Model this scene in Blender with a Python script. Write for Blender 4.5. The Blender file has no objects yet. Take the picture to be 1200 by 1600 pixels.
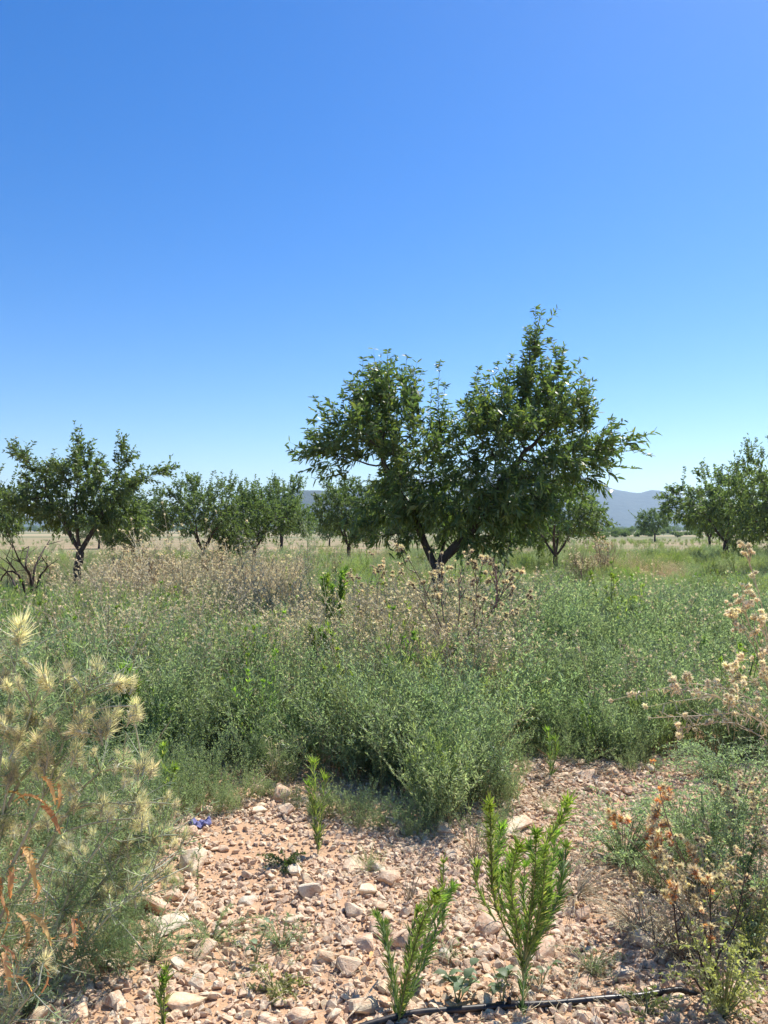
import bpy, bmesh, math, random
import numpy as np
from mathutils import Vector, Matrix

scn = bpy.context.scene
COL = scn.collection
R = math.radians
PI = math.pi
rs = np.random.RandomState

# ------------------------------------------------------------------ camera, light, exposure
CAM_H, FPX, PITCH = 1.5, 1209.0, math.atan(28 / 1209.0)
cd = bpy.data.cameras.new('camera')
cam = bpy.data.objects.new('camera', cd)
COL.objects.link(cam)
cam.location = (0, 0, CAM_H)
cam.rotation_euler = (PI / 2 + PITCH, 0, 0)
cd.sensor_fit = 'VERTICAL'
cd.sensor_height = 24.0
cd.lens = 24.0 * FPX / 1600.0
cd.clip_start = 0.05
cd.clip_end = 30000
scn.camera = cam

SUN_EL, SUN_AZ = R(54), R(42)          # azimuth clockwise from +Y (to the right, ahead of the camera)
w = bpy.data.worlds.new('World')
scn.world = w
w.use_nodes = True
nt = w.node_tree
nt.nodes.clear()
sky = nt.nodes.new('ShaderNodeTexSky')
sky.sky_type = 'NISHITA'
sky.sun_disc = False
sky.sun_elevation = SUN_EL
sky.sun_rotation = SUN_AZ
sky.air_density = 1.0
sky.dust_density = 0.25
sky.ozone_density = 3.5
sky.altitude = 100
bg = nt.nodes.new('ShaderNodeBackground')
bg.inputs['Strength'].default_value = 0.10
hsv = nt.nodes.new('ShaderNodeHueSaturation')
hsv.inputs['Saturation'].default_value = 1.42
hsv.inputs['Hue'].default_value = 0.509
wo = nt.nodes.new('ShaderNodeOutputWorld')
nt.links.new(sky.outputs[0], hsv.inputs['Color'])
nt.links.new(hsv.outputs[0], bg.inputs['Color'])
nt.links.new(bg.outputs[0], wo.inputs['Surface'])

sd = bpy.data.lights.new('sun', 'SUN')
sun = bpy.data.objects.new('sun', sd)
COL.objects.link(sun)
sd.energy = 5.0
sd.angle = R(0.5)
sd.color = (1.0, 0.95, 0.87)
sdir = Vector((math.sin(SUN_AZ) * math.cos(SUN_EL), math.cos(SUN_AZ) * math.cos(SUN_EL), math.sin(SUN_EL)))
sun.rotation_euler = sdir.to_track_quat('Z', 'Y').to_euler()
sun.location = (0, 0, 50)

scn.view_settings.view_transform = 'Standard'
scn.view_settings.look = 'None'
scn.view_settings.exposure = 0.7
scn.view_settings.gamma = 1.0
scn.view_settings.use_curve_mapping = False
scn.render.engine = 'CYCLES'
scn.cycles.max_bounces = 6
scn.cycles.diffuse_bounces = 3
scn.cycles.transmission_bounces = 3
scn.cycles.volume_bounces = 1
scn.cycles.caustics_reflective = False
scn.cycles.caustics_refractive = False
scn.cycles.use_denoising = True
scn.cycles.denoiser = 'OPENIMAGEDENOISE'


# ------------------------------------------------------------------ helpers: from the photo's view to places
def ray(px, py):
    a, b = (px - 600) / FPX, (800 - py) / FPX
    return np.array([a, math.cos(PITCH) - b * math.sin(PITCH), math.sin(PITCH) + b * math.cos(PITCH)])


def G(px, py):                          # point of the ground seen there
    r = ray(px, py)
    t = -CAM_H / r[2]
    x, y = r[0] * t, r[1] * t
    return np.array([x, y, terr(x, y)])


def P(px, py, D):                       # point at distance D
    r = ray(px, py)
    return np.array([0, 0, CAM_H]) + r * (D / r[1])


def proj(p):                            # world -> photo pixels (arrays)
    p = np.asarray(p, float)
    d = p - np.array([0, 0, CAM_H])
    f = d[..., 1] * math.cos(PITCH) + d[..., 2] * math.sin(PITCH)
    u = -d[..., 1] * math.sin(PITCH) + d[..., 2] * math.cos(PITCH)
    return 600 + FPX * d[..., 0] / f, 800 - FPX * u / f


def noise2(x, y, seed=0):
    r = rs(seed + 17)
    s = 0
    for k in range(7):
        a = r.uniform(0, 2 * PI)
        f = r.uniform(.6, 1.7)
        s = s + np.sin((x * math.cos(a) + y * math.sin(a)) * f + r.uniform(0, 6.28) + 0.8 * np.sin((x * math.sin(a) - y * math.cos(a)) * f * .7 + k))
    return s / 7.0


def terr(x, y):
    x = np.asarray(x, float)
    y = np.asarray(y, float)
    d = np.sqrt(x * x + y * y)
    near = np.clip((30 - d) / 22, 0, 1)
    z = near * (0.022 * noise2(x * 3.1, y * 3.1, 1) + 0.012 * noise2(x * 9, y * 9, 2) + 0.006 * noise2(x * 24, y * 24, 3))
    z = z + 0.05 * noise2(x * .5, y * .5, 4) * np.clip((d - 3) / 8, 0, 1)
    z = z + 0.12 * noise2(x * .08, y * .08, 5) * np.clip((d - 15) / 40, 0, 1)
    z = z + 0.05 * np.exp(-((x - 1.25) / .8) ** 2 - ((y - 4.75) / .35) ** 2)
    return z


# ------------------------------------------------------------------ mesh builder
class MB:
    def __init__(s):
        s.v, s.f, s.m, s.s, s.n = [], [], [], [], 0

    def add(s, verts, faces, mat=0, smooth=True):
        verts = np.asarray(verts, float).reshape(-1, 3)
        faces = np.asarray(faces, int)
        s.v.append(verts)
        s.f.append(faces + s.n)
        s.m.append(np.full(len(faces), mat))
        s.s.append(np.full(len(faces), smooth))
        s.n += len(verts)

    def mesh(s, name, mats):
        me = bpy.data.meshes.new(name)
        if s.n == 0:
            return me
        v = np.concatenate(s.v)
        me.vertices.add(len(v))
        me.vertices.foreach_set('co', v.ravel())
        loops = np.concatenate([f.ravel() for f in s.f])
        tot = np.concatenate([np.full(len(f), f.shape[1]) for f in s.f])
        me.loops.add(len(loops))
        me.loops.foreach_set('vertex_index', loops.astype(np.int32))
        me.polygons.add(len(tot))
        me.polygons.foreach_set('loop_start', (np.cumsum(tot) - tot).astype(np.int32))
        for m in mats:
            me.materials.append(m)
        me.polygons.foreach_set('material_index', np.concatenate(s.m).astype(np.int32))
        me.polygons.foreach_set('use_smooth', np.concatenate(s.s))
        me.update(calc_edges=True)
        return me


def obj(name, me, parent=None, loc=None):
    o = bpy.data.objects.new(name, me)
    COL.objects.link(o)
    if parent is not None:
        o.parent = parent
    if loc is not None:
        o.location = loc
    return o


def tag(o, label=None, cat=None, group=None, kind=None):
    for k, v in (('label', label), ('category', cat), ('group', group), ('kind', kind)):
        if v:
            o[k] = v
        elif k in o and k != 'kind':
            del o[k]
    return o


def thing(name, loc, label, cat, group=None, rz=0.0):
    o = bpy.data.objects.new(name, None)
    COL.objects.link(o)
    o.location = loc
    o.rotation_euler = (0, 0, rz)
    o.empty_display_size = .1
    return tag(o, label, cat, group)


def copy_thing(src, loc, rz=0.0, s=1.0, label=None, group=None, tilt=(0, 0)):
    c = src.copy()
    COL.objects.link(c)
    c.location = loc
    c.rotation_euler = (tilt[0], tilt[1], rz)
    c.scale = (s, s, s) if not hasattr(s, '__len__') else s
    if label:
        c['label'] = label
    if group:
        c['group'] = group
    for ch in list(src.children):
        d = ch.copy()
        COL.objects.link(d)
        d.parent = c
        for g in list(ch.children):
            e = g.copy()
            COL.objects.link(e)
            e.parent = d
    return c


def nrm(a):
    a = np.asarray(a, float)
    return a / np.maximum(np.linalg.norm(a, axis=-1, keepdims=True), 1e-9)


def tube(B, pts, rad, sides=5, mat=0, cap=False):
    pts = np.asarray(pts, float)
    n = len(pts)
    rad = np.broadcast_to(np.asarray(rad, float), (n,))
    t = np.gradient(pts, axis=0)
    t = nrm(t)
    ref = np.array([0.31, 0.92, 0.24]) if abs(t[0][2]) > .6 else np.array([0.1, 0.2, 0.97])
    a = nrm(np.cross(t, ref))
    b = np.cross(t, a)
    ang = np.arange(sides) * 2 * PI / sides
    v = pts[:, None] + rad[:, None, None] * (np.cos(ang)[None, :, None] * a[:, None] + np.sin(ang)[None, :, None] * b[:, None])
    i = np.arange(n - 1)[:, None] * sides
    j = np.arange(sides)[None]
    k = (j + 1) % sides
    f = np.stack([i + j, i + k, i + sides + k, i + sides + j], -1).reshape(-1, 4)
    B.add(v, f, mat)
    if cap:
        B.add(np.concatenate([v[-1], [pts[-1]]]), [[q, (q + 1) % sides, sides] for q in range(sides)], mat)
        B.add(np.concatenate([v[0], [pts[0]]]), [[(q + 1) % sides, q, sides] for q in range(sides)], mat)


def curve_pts(ctrl, n=10):
    c = np.asarray(ctrl, float)
    t = np.linspace(0, len(c) - 1, n)
    out = []
    for u in t:
        i = min(int(u), len(c) - 2)
        f = u - i
        p0, p1, p2, p3 = c[max(i - 1, 0)], c[i], c[i + 1], c[min(i + 2, len(c) - 1)]
        out.append(.5 * ((2 * p1) + (-p0 + p2) * f + (2 * p0 - 5 * p1 + 4 * p2 - p3) * f * f + (-p0 + 3 * p1 - 3 * p2 + p3) * f ** 3))
    return np.array(out)


LT = {  # t along, half width, triangles / quads
    'lance': (np.array([0, .3, .3, .7, .7, 1.]), np.array([0, -1, 1, -.75, .75, 0.]), [np.array([[0, 2, 1]]), np.array([[1, 2, 4, 3]]), np.array([[3, 4, 5]])]),
    'kite': (np.array([0, .45, .45, 1.]), np.array([0, -1, 1, 0.]), [np.array([[0, 2, 3, 1]])]),
    'spine': (np.array([0, 0, 1.]), np.array([-1, 1, 0.]), [np.array([[0, 1, 2]])]),
}


def leaves(B, pos, d, L, W, mat=0, droop=0.0, shape='lance', rng=None, flat=0.0, smooth=True):
    pos = np.asarray(pos, float).reshape(-1, 3)
    d = nrm(np.asarray(d, float).reshape(-1, 3))
    n = len(pos)
    L = np.broadcast_to(np.asarray(L, float), (n,))
    W = np.broadcast_to(np.asarray(W, float), (n,))
    r = rng.normal(size=(n, 3))
    r[:, 2] = r[:, 2] * (1 - flat) + flat * 2.0
    side = nrm(np.cross(d, r))
    t, hw, fs = LT[shape]
    v = pos[:, None] + d[:, None] * (t[None, :, None] * L[:, None, None]) + side[:, None] * (hw[None, :, None] * W[:, None, None] * .5)
    dr = np.broadcast_to(np.asarray(droop, float), (n,))
    v[:, :, 2] -= dr[:, None] * L[:, None] * t[None] ** 2
    k = len(t)
    off = (np.arange(n) * k)[:, None, None]
    n0 = B.n
    B.add(v, (fs[0][None] + off).reshape(-1, fs[0].shape[1]), mat, smooth)
    for f in fs[1:]:
        ff = (f[None] + off).reshape(-1, f.shape[1])
        B.f.append(ff + n0)
        B.m.append(np.full(len(ff), mat))
        B.s.append(np.full(len(ff), smooth))


# ------------------------------------------------------------------ materials
def newmat(name):
    m = bpy.data.materials.new(name)
    m.use_nodes = True
    m.node_tree.nodes.clear()
    return m, m.node_tree.nodes, m.node_tree.links


def mixc(N, L, fac, a, b):
    m = N.new('ShaderNodeMix')
    m.data_type = 'RGBA'
    for sock, val in ((m.inputs[0], fac), (m.inputs[6], a), (m.inputs[7], b)):
        if isinstance(val, bpy.types.NodeSocket):
            L.new(val, sock)
        else:
            sock.default_value = val if not hasattr(val, '__len__') else (*val, 1)
    return m.outputs[2]


def leafmat(name, c1, c2, trans=.4, rough=.5, spec=.35, c3=None, f3=.12, tint=(1.1, 1.15, .5), vary=1.0):
    """leaf: colours vary from leaf to leaf and from plant to plant; part of the light passes through"""
    m, N, L = newmat(name)
    geo = N.new('ShaderNodeNewGeometry')
    oi = N.new('ShaderNodeObjectInfo')
    col = mixc(N, L, geo.outputs['Random Per Island'], c1, c2)
    h = N.new('ShaderNodeHueSaturation')
    mr = N.new('ShaderNodeMapRange')
    L.new(oi.outputs['Random'], mr.inputs[0])
    mr.inputs[3].default_value = 1 - .26 * vary
    mr.inputs[4].default_value = 1 + .30 * vary
    L.new(mr.outputs[0], h.inputs['Value'])
    mr2 = N.new('ShaderNodeMapRange')
    mu = N.new('ShaderNodeMath')
    mu.operation = 'MULTIPLY'
    mu.inputs[1].default_value = 7.31
    fr = N.new('ShaderNodeMath')
    fr.operation = 'FRACT'
    L.new(oi.outputs['Random'], mu.inputs[0])
    L.new(mu.outputs[0], fr.inputs[0])
    L.new(fr.outputs[0], mr2.inputs[0])
    mr2.inputs[3].default_value = .5 - .024 * vary
    mr2.inputs[4].default_value = .5 + .022 * vary
    L.new(mr2.outputs[0], h.inputs['Hue'])
    if c3:
        th = N.new('ShaderNodeMath')
        th.operation = 'LESS_THAN'
        mu2 = N.new('ShaderNodeMath')
        mu2.operation = 'MULTIPLY'
        mu2.inputs[1].default_value = 13.7
        fr2 = N.new('ShaderNodeMath')
        fr2.operation = 'FRACT'
        L.new(geo.outputs['Random Per Island'], mu2.inputs[0])
        L.new(mu2.outputs[0], fr2.inputs[0])
        L.new(fr2.outputs[0], th.inputs[0])
        th.inputs[1].default_value = f3
        col = mixc(N, L, th.outputs[0], col, c3)
    L.new(col, h.inputs['Color'])
    p = N.new('ShaderNodeBsdfPrincipled')
    p.inputs['Roughness'].default_value = rough
    p.inputs['Specular IOR Level'].default_value = spec
    L.new(h.outputs[0], p.inputs['Base Color'])
    t = N.new('ShaderNodeBsdfTranslucent')
    tm = N.new('ShaderNodeMix')
    tm.data_type = 'RGBA'
    tm.blend_type = 'MULTIPLY'
    tm.inputs[0].default_value = 1
    L.new(h.outputs[0], tm.inputs[6])
    tm.inputs[7].default_value = (*[q * 1.4 for q in tint], 1)
    L.new(tm.outputs[2], t.inputs['Color'])
    mx = N.new('ShaderNodeMixShader')
    mx.inputs[0].default_value = trans
    L.new(p.outputs[0], mx.inputs[1])
    L.new(t.outputs[0], mx.inputs[2])
    o = N.new('ShaderNodeOutputMaterial')
    L.new(mx.outputs[0], o.inputs['Surface'])
    return m


def roughmat(name, c1, c2, scale=20, rough=.9, bump=.3, dist=.01, spec=.2, detail=6, stretch=None):
    m, N, L = newmat(name)
    tc = N.new('ShaderNodeTexCoord')
    mp = N.new('ShaderNodeMapping')
    L.new(tc.outputs['Object'], mp.inputs[0])
    if stretch:
        mp.inputs['Scale'].default_value = stretch
    n = N.new('ShaderNodeTexNoise')
    n.inputs['Scale'].default_value = scale
    n.inputs['Detail'].default_value = detail
    n.inputs['Roughness'].default_value = .65
    L.new(mp.outputs[0], n.inputs['Vector'])
    mr = N.new('ShaderNodeMapRange')
    mr.inputs[1].default_value = .3
    mr.inputs[2].default_value = .7
    L.new(n.outputs[0], mr.inputs[0])
    p = N.new('ShaderNodeBsdfPrincipled')
    L.new(mixc(N, L, mr.outputs[0], c1, c2), p.inputs['Base Color'])
    p.inputs['Roughness'].default_value = rough
    p.inputs['Specular IOR Level'].default_value = spec
    b = N.new('ShaderNodeBump')
    b.inputs['Strength'].default_value = bump
    b.inputs['Distance'].default_value = dist
    L.new(n.outputs[0], b.inputs['Height'])
    L.new(b.outputs[0], p.inputs['Normal'])
    o = N.new('ShaderNodeOutputMaterial')
    L.new(p.outputs[0], o.inputs['Surface'])
    return m


def stonemat(name):
    m, N, L = newmat(name)
    oi = N.new('ShaderNodeObjectInfo')
    tc = N.new('ShaderNodeTexCoord')
    cr = N.new('ShaderNodeValToRGB')
    L.new(oi.outputs['Random'], cr.inputs[0])
    e = cr.color_ramp.elements
    e[0].position, e[0].color = 0, (0.563, 0.383, 0.247, 1)
    e[1].position, e[1].color = 1, (0.737, 0.624, 0.447, 1)
    for pos, c in ((.25, (0.689, 0.503, 0.342)), (.5, (0.640, 0.464, 0.313)), (.62, (0.757, 0.624, 0.437)), (.8, (0.563, 0.493, 0.380)), (.9, (0.698, 0.523, 0.313))):
        el = e.new(pos)
        el.color = (*c, 1)
    ns = []
    for sc, off in ((1.7, 0), (9, 3), (34, 8)):
        n = N.new('ShaderNodeTexNoise')
        n.noise_dimensions = '4D'
        n.inputs['Scale'].default_value = sc
        n.inputs['Detail'].default_value = 5
        mu = N.new('ShaderNodeMath')
        mu.operation = 'MULTIPLY'
        mu.inputs[1].default_value = 40 + off
        L.new(oi.outputs['Random'], mu.inputs[0])
        L.new(mu.outputs[0], n.inputs['W'])
        L.new(tc.outputs['Object'], n.inputs['Vector'])
        ns.append(n)
    mr = N.new('ShaderNodeMapRange')
    mr.inputs[1].default_value = .42
    mr.inputs[2].default_value = .66
    L.new(ns[0].outputs[0], mr.inputs[0])
    c = mixc(N, L, mr.outputs[0], cr.outputs[0], (0.485, 0.277, 0.166))      # clinging red earth
    mr3 = N.new('ShaderNodeMapRange')
    mr3.inputs[1].default_value = .45
    mr3.inputs[2].default_value = .7
    mr3.inputs[4].default_value = .45
    L.new(ns[1].outputs[0], mr3.inputs[0])
    c = mixc(N, L, mr3.outputs[0], c, (0.795, 0.715, 0.542))
    p = N.new('ShaderNodeBsdfPrincipled')
    L.new(c, p.inputs['Base Color'])
    p.inputs['Roughness'].default_value = .85
    p.inputs['Specular IOR Level'].default_value = .25
    ad = N.new('ShaderNodeMath')
    ad.operation = 'ADD'
    L.new(ns[1].outputs[0], ad.inputs[0])
    mm = N.new('ShaderNodeMath')
    mm.operation = 'MULTIPLY'
    mm.inputs[1].default_value = .35
    L.new(ns[2].outputs[0], mm.inputs[0])
    L.new(mm.outputs[0], ad.inputs[1])
    b = N.new('ShaderNodeBump')
    b.inputs['Strength'].default_value = .5
    b.inputs['Distance'].default_value = .008
    L.new(ad.outputs[0], b.inputs['Height'])
    L.new(b.outputs[0], p.inputs['Normal'])
    o = N.new('ShaderNodeOutputMaterial')
    L.new(p.outputs[0], o.inputs['Surface'])
    return m


def groundmat():
    m, N, L = newmat('red_earth')
    tc = N.new('ShaderNodeTexCoord')

    def noi(sc, det=6, ro=.6, warp=None):
        n = N.new('ShaderNodeTexNoise')
        n.inputs['Scale'].default_value = sc
        n.inputs['Detail'].default_value = det
        n.inputs['Roughness'].default_value = ro
        L.new(warp or tc.outputs['Object'], n.inputs['Vector'])
        return n.outputs[0]

    def rng_(s, a, b, c=0, d=1):
        r = N.new('ShaderNodeMapRange')
        L.new(s, r.inputs[0])
        for i, v in enumerate((a, b, c, d)):
            r.inputs[i + 1].default_value = v
        return r.outputs[0]
    n1, n2, n3 = noi(.9), noi(14), noi(90, 4)
    soil = mixc(N, L, rng_(n1, .35, .65), (0.485, 0.302, 0.171), (0.553, 0.372, 0.228))
    soil = mixc(N, L, rng_(n2, .4, .7, 0, .6), soil, (0.427, 0.252, 0.157))
    soil = mixc(N, L, rng_(n3, .5, .75, 0, .5), soil, (0.640, 0.503, 0.352))
    # beyond the orchard: straw stubble, dry grass and fallow strips
    sep = N.new('ShaderNodeSeparateXYZ')
    L.new(tc.outputs['Object'], sep.inputs[0])
    mp = N.new('ShaderNodeMapping')
    mp.inputs['Scale'].default_value = (.02, .25, 1)
    L.new(tc.outputs['Object'], mp.inputs[0])
    strip = noi(.55, 4, .6, mp.outputs[0])
    far = mixc(N, L, rng_(strip, .4, .6), (0.349, 0.257, 0.162), (0.220, 0.210, 0.110))
    mp2 = N.new('ShaderNodeMapping')
    mp2.inputs['Scale'].default_value = (.0022, .011, 1)
    L.new(tc.outputs['Object'], mp2.inputs[0])
    field = noi(1.0, 3, .5, mp2.outputs[0])
    far2 = mixc(N, L, rng_(field, .46, .54), (0.388, 0.313, 0.190), (0.130, 0.160, 0.080))
    c = mixc(N, L, rng_(sep.outputs[1], 26, 48), soil, far)
    c = mixc(N, L, rng_(sep.outputs[1], 90, 200), c, far2)
    p = N.new('ShaderNodeBsdfPrincipled')
    L.new(c, p.inputs['Base Color'])
    p.inputs['Roughness'].default_value = .95
    p.inputs['Specular IOR Level'].default_value = .1
    ad = N.new('ShaderNodeMath')
    ad.operation = 'ADD'
    L.new(n2, ad.inputs[0])
    mm = N.new('ShaderNodeMath')
    mm.operation = 'MULTIPLY'
    mm.inputs[1].default_value = .5
    L.new(n3, mm.inputs[0])
    L.new(mm.outputs[0], ad.inputs[1])
    b = N.new('ShaderNodeBump')
    b.inputs['Strength'].default_value = .8
    b.inputs['Distance'].default_value = .015
    L.new(ad.outputs[0], b.inputs['Height'])
    L.new(b.outputs[0], p.inputs['Normal'])
    o = N.new('ShaderNodeOutputMaterial')
    L.new(p.outputs[0], o.inputs['Surface'])
    return m


M_ground = groundmat()
M_stone = stonemat('limestone')
M_hill = roughmat('wooded_hillside', (.018, .034, .022), (.055, .07, .04), scale=.02, rough=1, bump=1, dist=12, detail=8)
M_bark = roughmat('almond_bark', (.055, .042, .034), (.12, .10, .085), scale=30, bump=.8, dist=.01, stretch=(1, 1, .3))
M_leaf = leafmat('almond_leaf', (.085, .145, .055), (.155, .215, .085), trans=.42, rough=.42, spec=.5, c3=(.19, .23, .07), f3=.12, vary=.1)
M_leaf_far = leafmat('almond_leaf_far', (.095, .15, .062), (.165, .225, .10), trans=.45, rough=.5, spec=.4, vary=.3)
M_grey = leafmat('grey_green_leaf', (.195, .265, .16), (.35, .415, .275), trans=.52, rough=.5, c3=(.42, .44, .28), f3=.05, tint=(1.0, 1.1, .6))
M_green = leafmat('fresh_green_leaf', (.175, .25, .105), (.31, .375, .19), trans=.54, rough=.55, c3=(.38, .40, .24), f3=.05)
M_flea = leafmat('fleabane_leaf', (.12, .20, .055), (.21, .30, .10), trans=.45, c3=(.34, .36, .14), f3=.07, rough=.5)
M_fleatip = leafmat('fleabane_tip', (.17, .28, .05), (.28, .40, .10), trans=.5, rough=.5)
M_stemg = leafmat('green_stem', (.18, .22, .09), (.22, .26, .12), trans=.05)
M_straw = leafmat('straw_stem', (.42, .36, .22), (.56, .50, .33), trans=.15, tint=(1, .9, .6))
M_tan = leafmat('dry_floret', (.64, .57, .38), (.80, .73, .54), trans=.4, tint=(1, .93, .66))
M_pink = leafmat('dry_head_pinkish', (.72, .66, .48), (.86, .80, .63), trans=.4, tint=(1, .95, .75))
M_orange = leafmat('dried_orange_leaf', (.60, .35, .15), (.76, .52, .27), trans=.5, tint=(1, .75, .4))
M_yspine = leafmat('yellow_spine', (.54, .52, .37), (.76, .71, .54), trans=.52, tint=(1, .97, .6))
M_dark = roughmat('dead_wood', (.035, .026, .022), (.10, .075, .06), scale=40, bump=.5, dist=.004)
M_brown = leafmat('dry_brown_stem', (.16, .10, .065), (.26, .18, .12), trans=.05)
M_palest = leafmat('thistle_stem', (.34, .35, .24), (.46, .46, .34), trans=.1)
M_broad = leafmat('glaucous_broad_leaf', (.13, .19, .11), (.19, .26, .15), trans=.4, rough=.5)
M_yellow = leafmat('yellow_green_leaf', (.23, .27, .11), (.38, .40, .20), trans=.45)
M_ros = leafmat('dark_rosette_leaf', (.07, .13, .04), (.13, .20, .08), trans=.3)
M_plant = leafmat('vine_leaf', (.14, .24, .04), (.25, .36, .08), trans=.5)

# ------------------------------------------------------------------ ground and hills
def build_ground():
    n = 440
    tx = np.linspace(-9.2, 9.2, n + 1)
    x = 1.25 * np.sinh(tx)
    x = x * (6000 / abs(x[0]))
    y = x + 4.0
    X, Y = np.meshgrid(x, y, indexing='xy')
    Z = terr(X, Y)
    v = np.stack([X, Y, Z], -1).reshape(-1, 3)
    i = np.arange(n)[:, None] * (n + 1) + np.arange(n)[None]
    f = np.stack([i, i + 1, i + n + 2, i + n + 1], -1).reshape(-1, 4)
    B = MB()
    B.add(v, f)
    o = obj('ground', B.mesh('ground', [M_ground]))
    tag(o, kind='structure')


build_ground()


def build_hills():
    def ridge(dist, prof, seed, depth, name, x0=-900, x1=2100, n=300, rough=1.0):
        px = np.linspace(x0, x1, n)
        h = np.interp(px, [p[0] for p in prof], [828 - p[1] for p in prof]) / FPX * dist
        az = np.arctan((px - 600) / FPX)
        rows = 26
        V = []
        for k in range(rows):
            t = k / (rows - 1)
            dd = dist + depth * (t - .55)
            s = np.sin(PI * np.clip(t * .9 + .02, 0, 1)) ** 1.15
            z = h * s
            gx = dd / np.cos(az) * 0 + dd * np.tan(az)
            z = z + s * rough * (7 * noise2(gx / 90, t * 9, seed) + 3.2 * noise2(gx / 30, t * 21, seed + 1) + 2.2 * noise2(gx / 11, t * 60, seed + 2))
            z = z + np.where(s > .05, h * .16 * noise2(gx / 260, t * 4, seed + 5) * np.sin(PI * t) ** 2 * (t < .5), 0)
            V.append(np.stack([gx, np.full_like(gx, dd), np.where(k in (0, rows - 1), -2, z)], -1))
        V = np.array(V)
        i = np.arange(rows - 1)[:, None] * n + np.arange(n - 1)[None]
        f = np.stack([i, i + 1, i + n + 1, i + n], -1).reshape(-1, 4)
        B = MB()
        B.add(V, f)
        o = obj(name, B.mesh(name, [M_hill]))
        tag(o, kind='structure')
    ridge(4300, [(-900, 812), (-200, 806), (0, 803), (60, 806), (200, 800), (330, 792), (430, 785), (560, 765), (700, 742), (850, 738), (905, 744), (925, 753), (945, 759),
                 (960, 765), (985, 769), (1000, 771), (1018, 766), (1035, 768), (1060, 775), (1100, 788), (1200, 803), (1500, 812), (2100, 818)], 31, 1500, 'hills', n=520, rough=.55)
    ridge(2300, [(-900, 826), (250, 826), (360, 795), (420, 776), (470, 765), (520, 766), (600, 785), (700, 812), (800, 826), (2100, 826)], 51, 700, 'foothill', n=400, rough=.5)


build_hills()

# ------------------------------------------------------------------ trees
def grow(seed, lobes, trunk, n_attr=1400, step=.11, infl=.9, kill=.17, it=90):
    """branches reach for points strewn through the crown's lobes; returns nodes and parents"""
    r = rs(seed)
    vol = np.array([l[3] * l[4] * l[5] * (l[6] if len(l) > 6 else 1) for l in lobes]) ** .8
    cnt = r.multinomial(n_attr, vol / vol.sum())
    A = []
    for l, c in zip(lobes, cnt):
        q = nrm(r.normal(size=(c, 3))) * (r.uniform(0, 1, (c, 1)) ** (1 / 2.4))
        A.append(q * np.array(l[3:6]) + np.array(l[:3]))
    A = np.concatenate(A)
    nodes = [np.array(p, float) for p in trunk[0]]
    par = [-1] + list(range(len(nodes) - 1))
    fork = len(nodes) - 1
    for limb in trunk[1:]:
        prev = fork
        for p in limb:
            nodes.append(np.array(p, float))
            par.append(prev)
            prev = len(nodes) - 1
    Nn = np.array(nodes)
    best = np.full(len(A), 1e9)
    bi = np.zeros(len(A), int)
    start = 0
    for k in range(it):
        new = Nn[start:]
        if len(new):
            D = np.linalg.norm(A[:, None] - new[None], axis=2)
            j = D.argmin(1)
            dm = D[np.arange(len(A)), j]
            up = dm < best
            best[up] = dm[up]
            bi[up] = j[up] + start
        start = len(Nn)
        keep = best > kill
        A, best, bi = A[keep], best[keep], bi[keep]
        if len(A) == 0:
            break
        act = best < infl
        if not act.any():
            infl *= 1.5
            continue
        acc = {}
        dirs = nrm(A[act] - Nn[bi[act]])
        for b_, d_ in zip(bi[act], dirs):
            acc[b_] = acc.get(b_, 0) + d_
        add = []
        for b_, d_ in acc.items():
            dd = nrm(d_ + r.normal(size=3) * .25 + np.array([0, 0, .08]))
            p = Nn[b_] + dd * step
            add.append(p)
            par.append(b_)
        if not add:
            break
        Nn = np.concatenate([Nn, np.array(add)])
    return Nn, np.array(par), fork


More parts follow.
